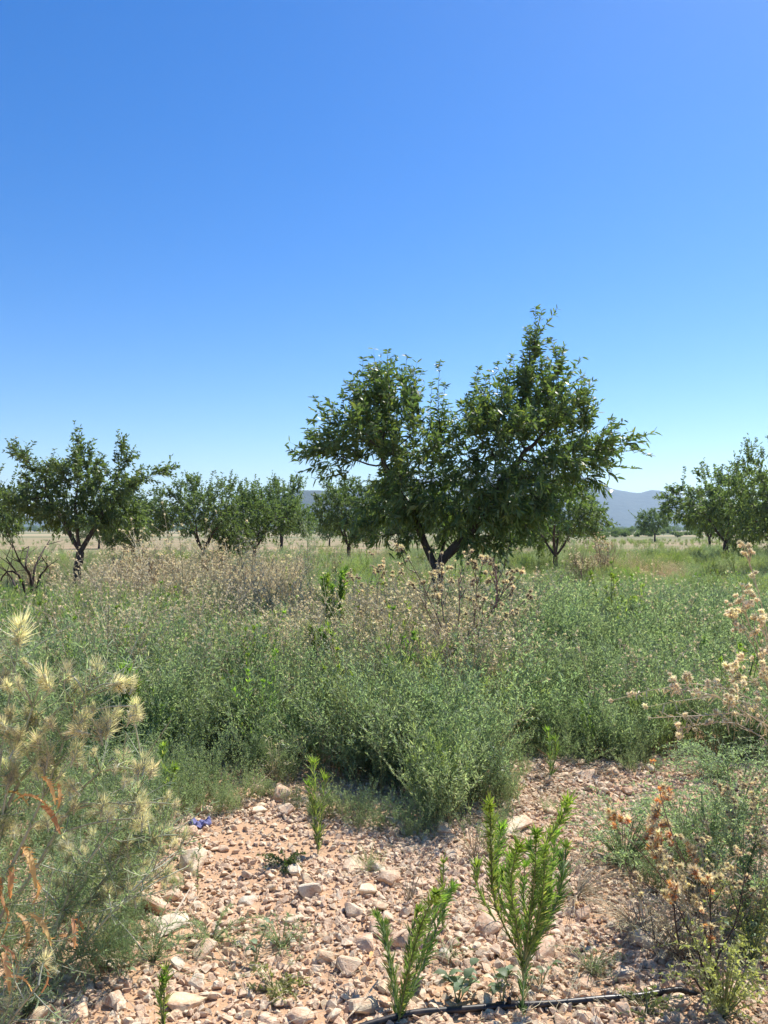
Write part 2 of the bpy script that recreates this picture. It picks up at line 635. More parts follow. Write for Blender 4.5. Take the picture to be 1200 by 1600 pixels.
def make_tree(root, seed, lobes, trunk, base_r, leafL=.085, leafW=.022, n_attr=1400, leaves_per=13, shoots=900, whips=(), step=.11, mats=None, limbs=True, shoot_len=(.14, .34), tipr=.0035, shape='lance'):
    r = rs(seed + 5)
    Nn, par, fork = grow(seed, lobes, trunk, n_attr, step)
    n = len(Nn)
    ch = [[] for _ in range(n)]
    for i in range(1, n):
        ch[par[i]].append(i)
    rad = np.full(n, 0.0)
    for i in range(n - 1, -1, -1):
        if ch[i]:
            rad[i] = sum(rad[c] ** 2.3 for c in ch[i]) ** (1 / 2.3) + .00012
        else:
            rad[i] = tipr
    rad = np.maximum(tipr, rad * 1.0)
    # order children added later can precede parents? (par < child always)
    k = base_r / rad[0]
    rad = np.where(rad > .01, .01 + (rad - .01) * (base_r - .01) / max(rad[0] - .01, 1e-4), rad)
    # segments -> chains
    groups = {}
    owner = np.full(n, -1)
    for i in range(n):
        if i <= fork:
            owner[i] = 0
        elif par[i] == fork:
            owner[i] = i
        else:
            owner[i] = owner[par[i]]
    def chain(i):
        c = [par[i], i]
        while ch[c[-1]]:
            nx = max(ch[c[-1]], key=lambda q: rad[q])
            c.append(nx)
        return c
    done = set()
    starts = []
    for i in range(n):
        if i == 0:
            continue
        p_ = par[i]
        main = max(ch[p_], key=lambda q: rad[q])
        if i != main or p_ == 0 or owner[i] != owner[p_]:
            starts.append(i)
    for s_ in starts:
        c = [par[s_], s_]
        while ch[c[-1]]:
            nx = max(ch[c[-1]], key=lambda q: rad[q])
            if owner[nx] != owner[c[-1]]:
                break
            c.append(nx)
        rr = rad[c].copy()
        rr[0] = min(rr[0], rad[c[1]] * 1.15)
        pts = Nn[c]
        if rr[0] > .02:                       # knobbly old wood
            pts = pts + r.normal(size=pts.shape) * .006
            rr = rr * r.uniform(.92, 1.1, len(rr))
        if c[0] == 0:
            rr[0] *= 1.35
        B = groups.setdefault(owner[s_], MB())
        tube(B, pts, rr, 9 if rr[0] > .03 else (5 if rr[0] > .009 else 3))
    mats = mats or [M_bark, M_leaf]
    rest = MB()
    first = True
    for o_, B in groups.items():
        if o_ == 0:
            obj('trunk', B.mesh('trunk', [mats[0]]), root)
        elif limbs and B.n > 400:
            obj('limb', B.mesh('limb', [mats[0]]), root)
        else:
            for q in range(len(B.v)):
                pass
            base = rest.n
            for fa, mm, ss in zip(B.f, B.m, B.s):
                rest.f.append(fa + base)
                rest.m.append(mm)
                rest.s.append(ss)
            rest.v += B.v
            rest.n += B.n
    if rest.n:
        tag(obj('branches', rest.mesh('branches', [mats[0]]), root), kind='stuff')
    # shoots with leaves
    C = np.array([l[:3] for l in lobes])
    cen = C.mean(0)
    thin = np.where((rad < .011) & (np.arange(n) > fork))[0]
    tips = np.array([i for i in thin if not ch[i]])
    pick = np.concatenate([tips, r.choice(thin, max(0, shoots - len(tips)))])
    B = MB()
    LP, LD, LL, WW, SD = [], [], [], [], []
    W_ = MB()
    for i in pick:
        o_ = Nn[i]
        nl = C[np.argmin(np.linalg.norm((C - o_), axis=1))]
        out = nrm(o_ - nl * .6 - cen * .4)
        up = np.clip((o_[2] - cen[2]) / 1.0, -.4, 1.0)
        d = nrm(out * .7 + np.array([0, 0, .45 + .6 * up]) + r.normal(size=3) * .45)
        Ls = r.uniform(*shoot_len) * (1.0 + .35 * max(0, up))
        m = 6
        t = np.linspace(0, 1, m)
        bend = r.uniform(-.25, .2) - (.25 if up < 0 else 0)
        pts = o_ + d * (t * Ls)[:, None] + np.array([0, 0, 1]) * (bend * Ls * t ** 2)[:, None]
        tube(W_, pts[[0, 3, 5]], [.003, .0022, .001], 3)
        nl_ = int(leaves_per * Ls / .24) + 2
        tt = np.sort(r.uniform(.08, 1, nl_))
        tt[-2:] = 1
        q = np.stack([np.interp(tt, t, pts[:, a]) for a in range(3)], -1)
        tg = nrm(pts[-1] - pts[-2])
        rnd = nrm(r.normal(size=(nl_, 3)))
        LP.append(q)
        LD.append(nrm(tg * .8 + rnd * .85 + np.array([0, 0, .02])))
        LL.append(leafL * r.uniform(.65, 1.15, nl_))
    for (tx, ty, tz, wl) in whips:
        tip = np.array([tx, ty, tz])
        i = np.argmin(np.linalg.norm(Nn - (tip - np.array([0, 0, wl * 1.3])), axis=1))
        o_ = Nn[i]
        m = 7
        t = np.linspace(0, 1, m)
        bow = r.normal(size=3) * .04
        pts = o_ + (tip - o_) * t[:, None] + bow * np.sin(t * PI)[:, None]
        tube(W_, pts, np.linspace(.005, .0015, m), 4)
        Lw = np.linalg.norm(tip - o_)
        nl_ = max(10, int(Lw * 80))
        tt = r.uniform(.05, 1, nl_)
        tt[-8:] = r.uniform(.93, 1, 8)
        q = np.stack([np.interp(tt, t, pts[:, a]) for a in range(3)], -1)
        ang = r.uniform(0, 2 * PI, nl_)
        rad_ = np.stack([np.cos(ang), np.sin(ang), np.zeros(nl_)], -1)
        LP.append(q)
        LD.append(nrm(rad_ + np.array([0, 0, 1]) * r.uniform(.05, .7, (nl_, 1))))
        LL.append(leafL * r.uniform(.7, 1.2, nl_) * (1.1 - .35 * tt))
    LP, LD, LL = np.concatenate(LP), np.concatenate(LD), np.concatenate(LL)
    dr = r.uniform(.0, .42, len(LP))
    leaves(B, LP, LD, LL, LL * (leafW / leafL) * r.uniform(.8, 1.2, len(LP)), 0, dr, shape, r, flat=.35)
    cr = obj('crown', B.mesh('crown', [mats[1]]), root)
    tag(cr, kind='stuff')
    tw = obj('twigs', W_.mesh('twigs', [mats[0]]), root)
    tag(tw, kind='stuff')
    return n, len(LP)


def lob(px, py, rx, ry, D, bx, y=0, yr=None, wgt=1):
    s = D / FPX
    c = P(px, py, D)
    bxw = (bx - 600) * s
    return (c[0] - bxw, y, c[2], rx * s, yr if yr else min(rx, 90) * s * 1.0, ry * s, wgt)


# the big almond tree
D0 = 10.5
mt = thing('almond_tree', (*G(683, 828 + CAM_H * FPX / D0)[:2], 0), 'large spreading almond tree with a two-lobed crown and tall leafy spire, nearest of all', 'tree')
mt.location.z = float(terr(mt.location.x, mt.location.y)) - .03
lo = lambda *a, **k: lob(a[0], a[1] + 5, a[2] * .84, a[3] * .80, D0, 683, **k)
lobes = [lo(560, 690, 62, 55, y=-.2, yr=.7), lo(605, 630, 62, 42, y=.1, yr=.6), lo(508, 705, 36, 40, y=0, yr=.4), lo(655, 625, 14, 45, y=-.2, yr=.2, wgt=1.5),
         lo(690, 690, 48, 45, y=.2, yr=.6), lo(735, 660, 22, 22, y=.2, yr=.4), lo(770, 680, 70, 60, y=-.3, yr=.8), lo(840, 650, 80, 65, y=.1, yr=.9), lo(840, 600, 46, 40, y=0, yr=.45), lo(795, 605, 30, 30, y=.1, yr=.3),
         lo(838, 535, 14, 40, y=0, yr=.2, wgt=2), lo(880, 690, 55, 50, y=.3, yr=.8), lo(930, 685, 42, 32, y=0, yr=.5), lo(975, 692, 22, 14, y=-.1, yr=.25, wgt=1.5),
         lo(930, 722, 35, 22, y=.1, yr=.4), lo(720, 765, 85, 55, y=0, yr=.9), lo(790, 775, 85, 58, y=-.2, yr=1.0), lo(640, 760, 55, 50, y=.2, yr=.7), lo(590, 790, 30, 50, y=-.2, yr=.4),
         lo(530, 738, 28, 18, y=0, yr=.3), lo(740, 830, 40, 22, y=-.3, yr=.5), lo(700, 805, 40, 30, y=.3, yr=.5), lo(610, 670, 50, 45, y=.4, yr=.6), lo(900, 760, 28, 30, y=.4, yr=.4),
         lo(595, 830, 14, 26, y=-.2, yr=.2, wgt=2), lo(790, 842, 22, 16, y=0, yr=.3), lo(655, 670, 32, 30, y=-.3, yr=.4), lo(755, 735, 60, 40, y=-.4, yr=.6),
         lo(632, 735, 40, 40, y=-.55, yr=.3, wgt=1.5), lo(660, 790, 35, 28, y=-.5, yr=.3, wgt=1.3), lo(715, 785, 50, 35, y=-.5, yr=.4), lo(865, 728, 50, 36, y=-.3, yr=.5, wgt=1.3), lo(820, 755, 40, 36, y=-.3, yr=.5)]
q = lambda px, py, y=0: (P(px, py, D0)[0] - mt.location.x, y, P(px, py, D0)[2])
trunk = [[(0, 0, 0), (.01, 0, .2), (-.01, .01, .45), (.0, 0, .7), q(685, 905), q(683, 890)],
         [q(674, 872, .03), q(664, 850, .08), q(655, 825, .1), q(640, 795, 0), q(618, 760, -.1), q(600, 725, -.1)],
         [q(693, 874, -.03), q(708, 858, -.08), q(730, 835, -.12), q(752, 805, -.15), q(775, 770, -.1), q(800, 735, 0)],
         [q(690, 868, .15), q(700, 840, .4), q(705, 800, .55)]]
whp = [(q(x, y, yy)[0], yy, q(x, y)[2], wl) for x, y, yy, wl in
       ((606, 545, 0, .45), (636, 550, .1, .5), (688, 565, -.1, .55), (568, 562, -.2, .4), (590, 560, .2, .4), (535, 610, 0, .3), (545, 590, .2, .3), (490, 620, -.1, .35), (465, 705, .1, .25),
        (476, 672, .1, .25), (662, 575, .1, .5), (838, 478, 0, .6), (848, 510, .1, .45), (826, 520, -.1, .5), (884, 536, .1, .55), (868, 545, -.1, .45), (800, 552, 0, .5), (750, 570, .1, .5), (762, 590, -.2, .4),
        (775, 566, -.1, .45), (738, 612, 0, .3), (898, 600, .1, .4), (930, 618, 0, .4), (950, 655, -.1, .3), (965, 650, .2, .35), (1008, 682, 0, .3), (1000, 700, .1, .25), (700, 625, .2, .3), (912, 596, -.2, .4), (815, 575, .2, .4), (855, 535, -.25, .4), (620, 560, -.2, .4), (580, 585, .25, .35), (520, 625, .2, .3))]
whp = [(a + dx, b + dy, c - dz, l) for (a, b, c, l) in whp for dx, dy, dz in ((0, 0, 0), (rs(int(abs(a) * 999)).uniform(-.14, .14), .12, rs(int(c * 999)).uniform(.08, .28)))]
print('main tree', make_tree(mt, 3, lobes, trunk, .085, leafL=.115, leafW=.028, n_attr=1900, shoots=2100, leaves_per=12, shoot_len=(.14, .38), whips=whp))

# the left tree
D1 = 17.0
lt = thing('almond_tree', (*G(121, 828 + CAM_H * FPX / D1)[:2], 0), 'open almond tree at the left with upswept side arms and bare dark trunk', 'tree')
lo = lambda *a, **k: lob(a[0], a[1], a[2] * .88, a[3] * .85, D1, 121, **k)
q = lambda px, py, y=0: (P(px, py, D1)[0] - lt.location.x, y, P(px, py, D1)[2])
lobes = [lo(125, 745, 40, 45, y=0, yr=.8), lo(125, 705, 13, 25, y=0, yr=.3, wgt=2), lo(75, 745, 40, 22, y=.2, yr=.5), lo(35, 715, 22, 14, y=0, yr=.3, wgt=2), lo(60, 780, 45, 25, y=-.3, yr=.7), lo(185, 720, 14, 30, y=.1, yr=.3, wgt=2),
         lo(165, 775, 45, 40, y=.2, yr=.9), lo(215, 750, 25, 12, y=0, yr=.3, wgt=2), lo(255, 738, 20, 9, y=0, yr=.3, wgt=3), lo(110, 795, 60, 25, y=0, yr=.9), lo(185, 805, 35, 26, y=.4, yr=.6), lo(75, 808, 30, 16, y=.3, yr=.5),
         lo(150, 812, 26, 14, y=-.5, yr=.4)]
trunk = [[(0, 0, 0), (0, 0, .35), (-.01, 0, .7), q(122, 880), q(125, 862)], [q(110, 845, .1), q(95, 815, .1), q(75, 785, .1)], [q(135, 845, 0), q(150, 820, 0), q(165, 790, 0)], [q(123, 840, -.1), q(122, 800, -.2)]]
whp = [(q(x, y, yy)[0], yy, q(x, y)[2], wl) for x, y, yy, wl in ((122, 680, 0, .35), (132, 690, .1, .3), (82, 700, .1, .4), (15, 698, 0, .3), (182, 690, 0, .3), (195, 695, .1, .35), (208, 730, 0, .3), (272, 732, 0, .3), (150, 705, .2, .4), (30, 745, 0, .3))]
print('left tree', make_tree(lt, 11, lobes, trunk, .085, leafL=.095, leafW=.034, n_attr=1100, shoots=1500, leaves_per=11, whips=whp, mats=[M_bark, M_leaf_far]))

# the trees of the rows behind: four growth forms, then copies turned and scaled
GT = 'almond trees of the rows behind'


def generic(seed, w_, h, hb, label):
    """w_ crown width, h total height, hb height of crown base"""
    r = rs(seed)
    t = thing('almond_tree', (0, 0, 0), label, 'tree', GT)
    lobes = [(0, 0, (h + hb) / 2, w_ * .30, w_ * .30, (h - hb) * .36)]
    for k in range(9):
        a = k * 2.4 + r.uniform(-.3, .3)
        rr = w_ * .5 * r.uniform(.55, .78)
        lobes.append((rr * math.cos(a), rr * math.sin(a), hb + (h - hb) * r.uniform(.2, .66), w_ * r.uniform(.15, .22), w_ * r.uniform(.15, .22), (h - hb) * r.uniform(.2, .3), 1.2))
    for k in range(5):
        a = r.uniform(0, 6.28)
        rr = w_ * .3 * r.uniform(.2, 1)
        lobes.append((rr * math.cos(a), rr * math.sin(a), h - (h - hb) * .2, w_ * .08, w_ * .08, (h - hb) * .17, 1.6))
    fk = .82
    trunk = [[(0, 0, 0), (.02, 0, fk * .4), (0, .02, fk * .7), (0, 0, fk)]] + [[(.12 * math.cos(a), .12 * math.sin(a), fk + .15), (.3 * math.cos(a), .3 * math.sin(a), fk + .4), (.45 * math.cos(a), .45 * math.sin(a), fk + .7)] for a in (r.uniform(0, 1) + np.arange(4) * PI / 2)]
    wh = [(r.normal() * w_ * .22, r.normal() * w_ * .22, h + r.uniform(-.1, .15), .45) for _ in range(10)]
    print('tree', make_tree(t, seed, lobes, trunk, .09, leafL=.11, leafW=.045, n_attr=800, shoots=1650, leaves_per=10, whips=wh, step=.14, mats=[M_bark, M_leaf_far], limbs=False, shape='lance'))
    return t


protos = [generic(101, 3.9, 3.7, .8, 'x'), generic(202, 3.7, 3.5, .75, 'x'), generic(303, 4.2, 3.9, .85, 'x'), generic(404, 3.6, 3.3, .8, 'x')]
#  px trunk, distance, crown width px, top y, proto, rz, label
rows = [(868, 25, 150, 738, 2, .5, 'almond tree with yellowish right side showing behind the big tree'),
        (797, 38, 110, 752, 0, 2.1, 'almond tree hidden behind the big tree, only its thin trunk standing clear below the leaves'),
        (637, 48, 98, 765, 3, 1.2, 'small far almond tree seen under the left lobe of the big tree'),
        (545, 31, 108, 742, 1, 0.2, 'rounded almond tree with forked trunk just left of the big tree'),
        (440, 44, 96, 744, 3, 2.9, 'almond tree farther back, between two trees of the left-hand row'),
        (398, 30, 112, 750, 0, 4.0, 'almond tree with a short dark trunk rising out of the dry tan weeds'),
        (318, 28, 138, 735, 2, 5.2, 'dark broad almond tree right of the open left tree, in the dry tan weeds'),
        (208, 33, 110, 768, 1, 3.6, 'almond tree whose crown shows behind the right arm of the left tree'),
        (-28, 22, 120, 720, 3, 1.7, 'almond tree cut off by the left edge of the photo'),
        (1023, 100, 48, 793, 1, 2.6, 'lone small round almond tree far off in front of the blue hill'),
        (1134, 34, 158, 722, 0, .9, 'almond tree at the right with two thin trunks, left of the edge tree'),
        (1222, 22, 150, 678, 2, 2.0, 'taller almond tree cut off by the right edge of the photo'),
        (1108, 50, 70, 770, 3, 4.4, 'slim almond tree standing behind the right-hand tree'),
        (155, 60, 60, 800, 0, 5.5, 'faint almond tree far behind the trunk of the left tree'),
        (515, 70, 52, 800, 2, 3.3, 'tiny almond tree far back, between the left row and the big tree'),
        (690, 58, 80, 775, 1, 4.9, 'almond tree far behind the fork of the big tree'),
        (1290, 36, 150, 735, 3, 0.4, 'almond tree beyond the right edge tree'),
        ]
wid = [3.9, 3.7, 4.2, 3.6]
hei = [3.7, 3.5, 3.9, 3.3]
used = set()
for (px, D, wpx, top, k, rz, lab) in rows:
    x = (px - 600) / FPX * D
    z = float(terr(x, D))
    sw = wpx * D / FPX / wid[k] * 1.15
    sh = (CAM_H + (828 - top) * D / FPX) / hei[k] / 1.03
    if k not in used:
        used.add(k)
        o = protos[k]
        o.location = (x, D, z - .02)
        o.rotation_euler = (0, 0, rz)
        o['label'] = lab
        o.scale = (sw, sw, sh)
    else:
        copy_thing(protos[k], (x, D, z - .02), rz, (sw, sw, sh), lab, GT)

# ------------------------------------------------------------------ scattering of uncountable stuff
def proto_coll(name, meshes):
    c = bpy.data.collections.new(name)
    for i, me in enumerate(meshes):
        o = bpy.data.objects.new('%s_%02d' % (name, i), me)
        c.objects.link(o)
    return c


def scatter(name, coll, nproto, pts, scl, seed, label=None, tilt=.15, idx=None, zscl=None, fullrot=False):
    r = rs(seed)
    n = len(pts)
    me = bpy.data.meshes.new(name)
    me.vertices.add(n)
    me.vertices.foreach_set('co', np.asarray(pts, float).ravel())
    a = me.attributes.new('pick', 'INT', 'POINT')
    a.data.foreach_set('value', (r.randint(0, nproto, n) if idx is None else idx).astype(np.int32))
    a = me.attributes.new('turn', 'FLOAT_VECTOR', 'POINT')
    rot = np.stack([r.normal(size=n) * tilt, r.normal(size=n) * tilt, r.uniform(0, 6.28, n)], -1)
    if fullrot:
        rot = r.uniform(0, 6.28, (n, 3))
    a.data.foreach_set('vector', rot.ravel())
    a = me.attributes.new('size', 'FLOAT_VECTOR', 'POINT')
    s = np.asarray(scl, float)
    s3 = np.stack([s, s, s * (zscl if zscl is not None else 1)], -1) if s.ndim == 1 else s
    a.data.foreach_set('vector', s3.ravel())
    o = obj(name, me)
    g = bpy.data.node_groups.new(name, 'GeometryNodeTree')
    g.interface.new_socket('Geometry', in_out='INPUT', socket_type='NodeSocketGeometry')
    g.interface.new_socket('Geometry', in_out='OUTPUT', socket_type='NodeSocketGeometry')
    N, L = g.nodes, g.links
    gi, go = N.new('NodeGroupInput'), N.new('NodeGroupOutput')
    mp = N.new('GeometryNodeMeshToPoints')
    L.new(gi.outputs[0], mp.inputs['Mesh'])
    iop = N.new('GeometryNodeInstanceOnPoints')
    ci = N.new('GeometryNodeCollectionInfo')
    ci.inputs['Collection'].default_value = coll
    ci.inputs['Separate Children'].default_value = True
    ci.inputs['Reset Children'].default_value = True
    L.new(mp.outputs[0], iop.inputs['Points'])
    L.new(ci.outputs[0], iop.inputs['Instance'])
    iop.inputs['Pick Instance'].default_value = True

    def attr(nm, ty):
        q_ = N.new('GeometryNodeInputNamedAttribute')
        q_.data_type = ty
        q_.inputs['Name'].default_value = nm
        return q_.outputs['Attribute']
    L.new(attr('pick', 'INT'), iop.inputs['Instance Index'])
    e = N.new('FunctionNodeEulerToRotation')
    L.new(attr('turn', 'FLOAT_VECTOR'), e.inputs[0])
    L.new(e.outputs[0], iop.inputs['Rotation'])
    L.new(attr('size', 'FLOAT_VECTOR'), iop.inputs['Scale'])
    L.new(iop.outputs[0], go.inputs[0])
    md = o.modifiers.new('scatter', 'NODES')
    md.node_group = g
    tag(o, label, None, None, 'stuff')
    return o


def weed_bush(seed, h=.5, spread=.3, nst=26, side=8, leafL=.017, leafW=.0045, mats=(None, None), lean=.5, per=150, curl=.3, leafy=(.12, 1.0), head=None, shape='kite', align=.8):
    r = rs(seed)
    B = MB()
    LP, LD = [], []
    hp = []
    for s_ in range(nst):
        a = r.uniform(0, 6.28)
        ln = lean * r.uniform(.1, 1) ** .8
        d = nrm(np.array([math.cos(a) * ln, math.sin(a) * ln, 1]))
        L_ = h * r.uniform(.65, 1.12) / max(.6, d[2])
        o_ = np.array([r.normal() * spread * .3, r.normal() * spread * .3, 0])
        t = np.linspace(0, 1, 6)
        side_v = nrm(np.cross(d, r.normal(size=3)))
        pts = o_ + d * (t * L_)[:, None] + side_v * (curl * .12 * L_ * t ** 2)[:, None] + np.array([math.cos(a), math.sin(a), 0]) * (ln * .25 * L_ * t ** 2)[:, None]
        tube(B, pts[[0, 2, 4, 5]], [.0022, .0017, .0011, .0005], 3, 0)
        segs = [pts]
        for b_ in range(side):
            tb = r.uniform(.15, .92)
            p0 = np.array([np.interp(tb, t, pts[:, k]) for k in range(3)])
            db = nrm(d * align + nrm(r.normal(size=3)) * .9 + np.array([0, 0, .25]))
            Lb = L_ * r.uniform(.16, .36) * (1.15 - tb * .6)
            tb_ = np.linspace(0, 1, 4)
            pb = p0 + db * (tb_ * Lb)[:, None] + np.array([0, 0, 1]) * (.12 * Lb * tb_ ** 2)[:, None]
            tube(B, pb[[0, 3]], [.0011, .0004], 3, 0)
            segs.append(pb)
            hp.append(pb[-1])
        hp.append(pts[-1])
        for sg in segs:
            m = len(sg)
            L2 = np.linalg.norm(sg[-1] - sg[0])
            k = int(per * L2 / .25 * .1) + 3
            tt = r.uniform(leafy[0] if m == 6 else 0, leafy[1], k)
            q_ = np.stack([np.interp(tt, np.linspace(0, 1, m), sg[:, a2]) for a2 in range(3)], -1)
            LP.append(q_)
            LD.append(nrm(nrm(sg[-1] - sg[0]) * align + nrm(r.normal(size=(k, 3))) * .85))
    LP, LD = np.concatenate(LP), np.concatenate(LD)
    n = len(LP)
    leaves(B, LP, LD, leafL * r.uniform(.5, 1.3, n), leafW * r.uniform(.7, 1.3, n), 1, r.uniform(-.1, .2, n), shape, r)
    if head:
        hp = np.array(hp)
        k = 9
        q_ = np.repeat(hp, k, 0)
        leaves(B, q_, nrm(r.normal(size=q_.shape) + np.array([0, 0, .6])), head * r.uniform(.6, 1.2, len(q_)), head * .35, 2, 0, 'kite', r)
    return B, n


def mk(seed, mats, **k):
    B, n = weed_bush(seed, **k)
    return B.mesh('weed', mats)


GREY = proto_coll('grey_weed', [mk(10 + i, [M_stemg, M_grey], h=.5, spread=.3, nst=24, side=9, per=165, leafL=.024, leafW=.0055, lean=.5 + .1 * i, align=1.0) for i in range(4)])
GREEN = proto_coll('green_weed', [mk(20 + i, [M_stemg, M_green], h=.5, spread=.28, nst=24, side=8, per=150, leafL=.038, leafW=.0042, lean=.22 + .08 * i, align=1.5, curl=.8) for i in range(4)])
DRYW = proto_coll('dry_weed', [mk(30 + i, [M_straw, M_straw, M_tan], h=.55, spread=.2, nst=12, side=6, per=60, leafL=.02, leafW=.004, lean=.6, head=.011) for i in range(3)])


def flea_spire(B, pts, r, leafL=.05, leafW=.0045, dens=170, rad=.004, m_stem=0, m_leaf=1, m_tip=2, tipfrac=.12, sides=5):
    """a stalk clothed with narrow upturned leaves and a bright tuft at its tip"""
    pts = np.asarray(pts, float)
    t = np.linspace(0, 1, len(pts))
    tube(B, pts, np.linspace(rad, rad * .4, len(pts)), sides, m_stem)
    L_ = np.linalg.norm(np.diff(pts, axis=0), axis=1).sum()
    n = int(L_ * dens)
    tt = np.sort(r.uniform(.03, 1, n) ** .85)
    q_ = np.stack([np.interp(tt, t, pts[:, a]) for a in range(3)], -1)
    tg = nrm(np.stack([np.interp(tt, t, np.gradient(pts[:, a])) for a in range(3)], -1))
    rnd = nrm(np.cross(tg, r.normal(size=(n, 3))))
    spread = np.interp(tt, [0, .3, 1], [.3, .42, .6])[:, None]
    d = nrm(tg + rnd * spread * r.uniform(.5, 1.7, (n, 1)))
    LL = leafL * r.uniform(.45, 1.2, n) * np.interp(tt, [0, .2, .75, 1], [.55, 1, 1, .75])
    low = tt < 1 - tipfrac
    for msk, mm in ((low, m_leaf), (~low, m_tip)):
        if msk.any():
            leaves(B, q_[msk], d[msk], LL[msk], leafW, mm, r.uniform(.0, .35, msk.sum()), 'lance', r, flat=.3)
    k = 22
    leaves(B, np.repeat(pts[-1:], k, 0) - tg[-1] * .01, nrm(tg[-1] * 1.2 + nrm(r.normal(size=(k, 3)))), leafL * .6 * r.uniform(.5, 1, k), leafW * .9, m_tip, 0, 'lance', r)


def flea_proto(seed, h=.55, ns=5, leafL=.05):
    r = rs(seed)
    B = MB()
    for k in range(ns):
        a = r.uniform(0, 6.28)
        t = np.linspace(0, 1, 6)[:, None]
        d = np.array([math.cos(a) * .22, math.sin(a) * .22, 1]) * h * r.uniform(.6, 1.05)
        pts = np.array([r.normal() * .03, r.normal() * .03, 0]) + d * t + np.array([0, 0, 0.1]) * t ** 2
        flea_spire(B, pts, r, leafL=leafL, leafW=.006, dens=110, sides=3)
    return B.mesh('fleabane', [M_stemg, M_flea, M_fleatip])


FLEA = proto_coll('fleabane_weed', [flea_proto(40 + i, ns=4 + i) for i in range(3)])


# where weeds grow: lines of the photo laid out on the ground
def inpoly(x, y, poly):
    c = np.zeros(x.shape, bool)
    j = len(poly) - 1
    for i in range(len(poly)):
        xi, yi = poly[i]
        xj, yj = poly[j]
        c ^= ((yi > y) != (yj > y)) & (x < (xj - xi) * (y - yi) / (yj - yi + 1e-9) + xi)
        j = i
    return c


BARE = [G(*p)[:2] for p in ((262, 1262), (330, 1255), (400, 1238), (470, 1242), (545, 1268), (620, 1285), (700, 1292), (735, 1262), (765, 1215), (775, 1160), (845, 1150), (870, 1195), (960, 1205), (1050, 1190), (1230, 1190), (1400, 1300), (1400, 2200), (-250, 2200), (-60, 1660), (60, 1540), (165, 1470), (215, 1390), (262, 1330))]


def pts_in(n, seed, d0, d1, xpad=1.0, power=1.0):
    r = rs(seed)
    y = np.sqrt(r.uniform(d0 ** 2, d1 ** 2, n))
    x = r.uniform(-1, 1, n) * (y * .53 + xpad)
    return x, y


def weeds():
    # near field to 9 m, dense
    out = {'grey': [], 'green': [], 'dry': [], 'flea': []}
    for (n, d0, d1, sc, seed) in ((1900, 2.3, 9, 1.0, 1), (2600, 9, 20, 1.1, 2), (2900, 20, 42, 1.3, 3), (2600, 42, 110, 1.6, 4)):
        x, y = pts_in(n, seed, d0, d1)
        r = rs(seed + 50)
        keep = ~inpoly(x, y, BARE)
        px, py = proj(np.stack([x, y, np.zeros(n)], -1))
        # fallow strips in the left half beyond the near rows
        keep &= ~((px < 640) & (y > 34) & (r.uniform(0, 1, n) < .66))
        keep &= ~((px < 300) & (y > 20) & (y < 40) & (r.uniform(0, 1, n) < .4))
        keep &= ~((y > 55) & (r.uniform(0, 1, n) < .3))
        gaps = noise2(x * 1.1, y * 1.1, 77)
        keep &= ~((gaps > .42) & (y > 5.5) & (r.uniform(0, 1, n) < .7))
        x, y, px = x[keep], y[keep], px[keep]
        n = len(x)
        g = np.where((px < 560) & (y > 6) & (y < 13), .22, 0) - np.where((px > 700) & (y < 8), .35, 0) + noise2(x * .7, y * .5, 88) + r.normal(size=n) * .22 + np.clip((px - 800) / 1500, 0, .1)
        kind = np.where(g > .16, 'green', 'grey')
        dry = noise2(x * .9 + 5, y * .6, 99) + r.normal(size=n) * .2
        kind = np.where((dry > np.where((np.abs(px - 740) < 130) & (y < 9.5), .12, .38)) & (y > 5.5), 'dry', kind)
        kind = np.where((r.uniform(0, 1, n) < .05 + .1 * (noise2(x * 1.3, y * 1.3, 55) > .3)) & (y > 4.6), 'flea', kind)
        # strips of fresh green on the right-hand side
        kind = np.where((px > 900) & (y > 45) & (kind == 'grey'), 'green', kind)
        s = sc * r.uniform(.5, 1.15, n) * (1 + .4 * noise2(x * .9, y * .9, 66)) * np.interp(y, [4, 5.5, 9, 12, 18, 25], [1.05, 1.3, 1.3, .85, .8, .85])
        kind = np.where((r.uniform(0, 1, n) < .05) & (y > 4.2) & (y < 14), 'dry', kind)
        tan = (px > 140) & (px < 470) & (y > 10) & (y < 19) & (r.uniform(0, 1, n) < .38)
        kind = np.where(tan, 'dry', kind)
        s = np.where(tan, s * 1.8, s)
        s = np.where(kind == 'flea', s * 1.15, s)
        stalk = (kind == 'dry') & ~tan & (y < 12)
        s = np.where(stalk, s * 1.25, s)
        s = np.where(y > 42, s * .62, s)
        edge = np.clip((y - 3.9) / np.where((px > 545) & (px < 770), .5, 1.4), np.where((px > 545) & (px < 770), .85, .5), 1)
        s = s * np.where(y < 9, edge, 1)
        for k_ in out:
            m_ = kind == k_
            out[k_].append(np.stack([x[m_], y[m_], terr(x[m_], y[m_]) - .01, s[m_]], -1))
    O = {k_: np.concatenate(v) for k_, v in out.items()}
    for k_, nm, coll, npz, lab in (('grey', 'weeds', GREY, 4, 'grey-green fine leaved weeds covering the orchard floor'), ('green', 'weeds', GREEN, 4, 'fresh green weeds covering the orchard floor'),
                                   ('dry', 'weeds', DRYW, 3, 'straw coloured dead weeds standing among the green ones'), ('flea', 'weeds', FLEA, 3, 'upright leafy green weeds standing among the finer weeds')):
        a = O[k_]
        print(k_, len(a))
        scatter(nm, coll, npz, a[:, :3], a[:, 3], 7, lab)


weeds()


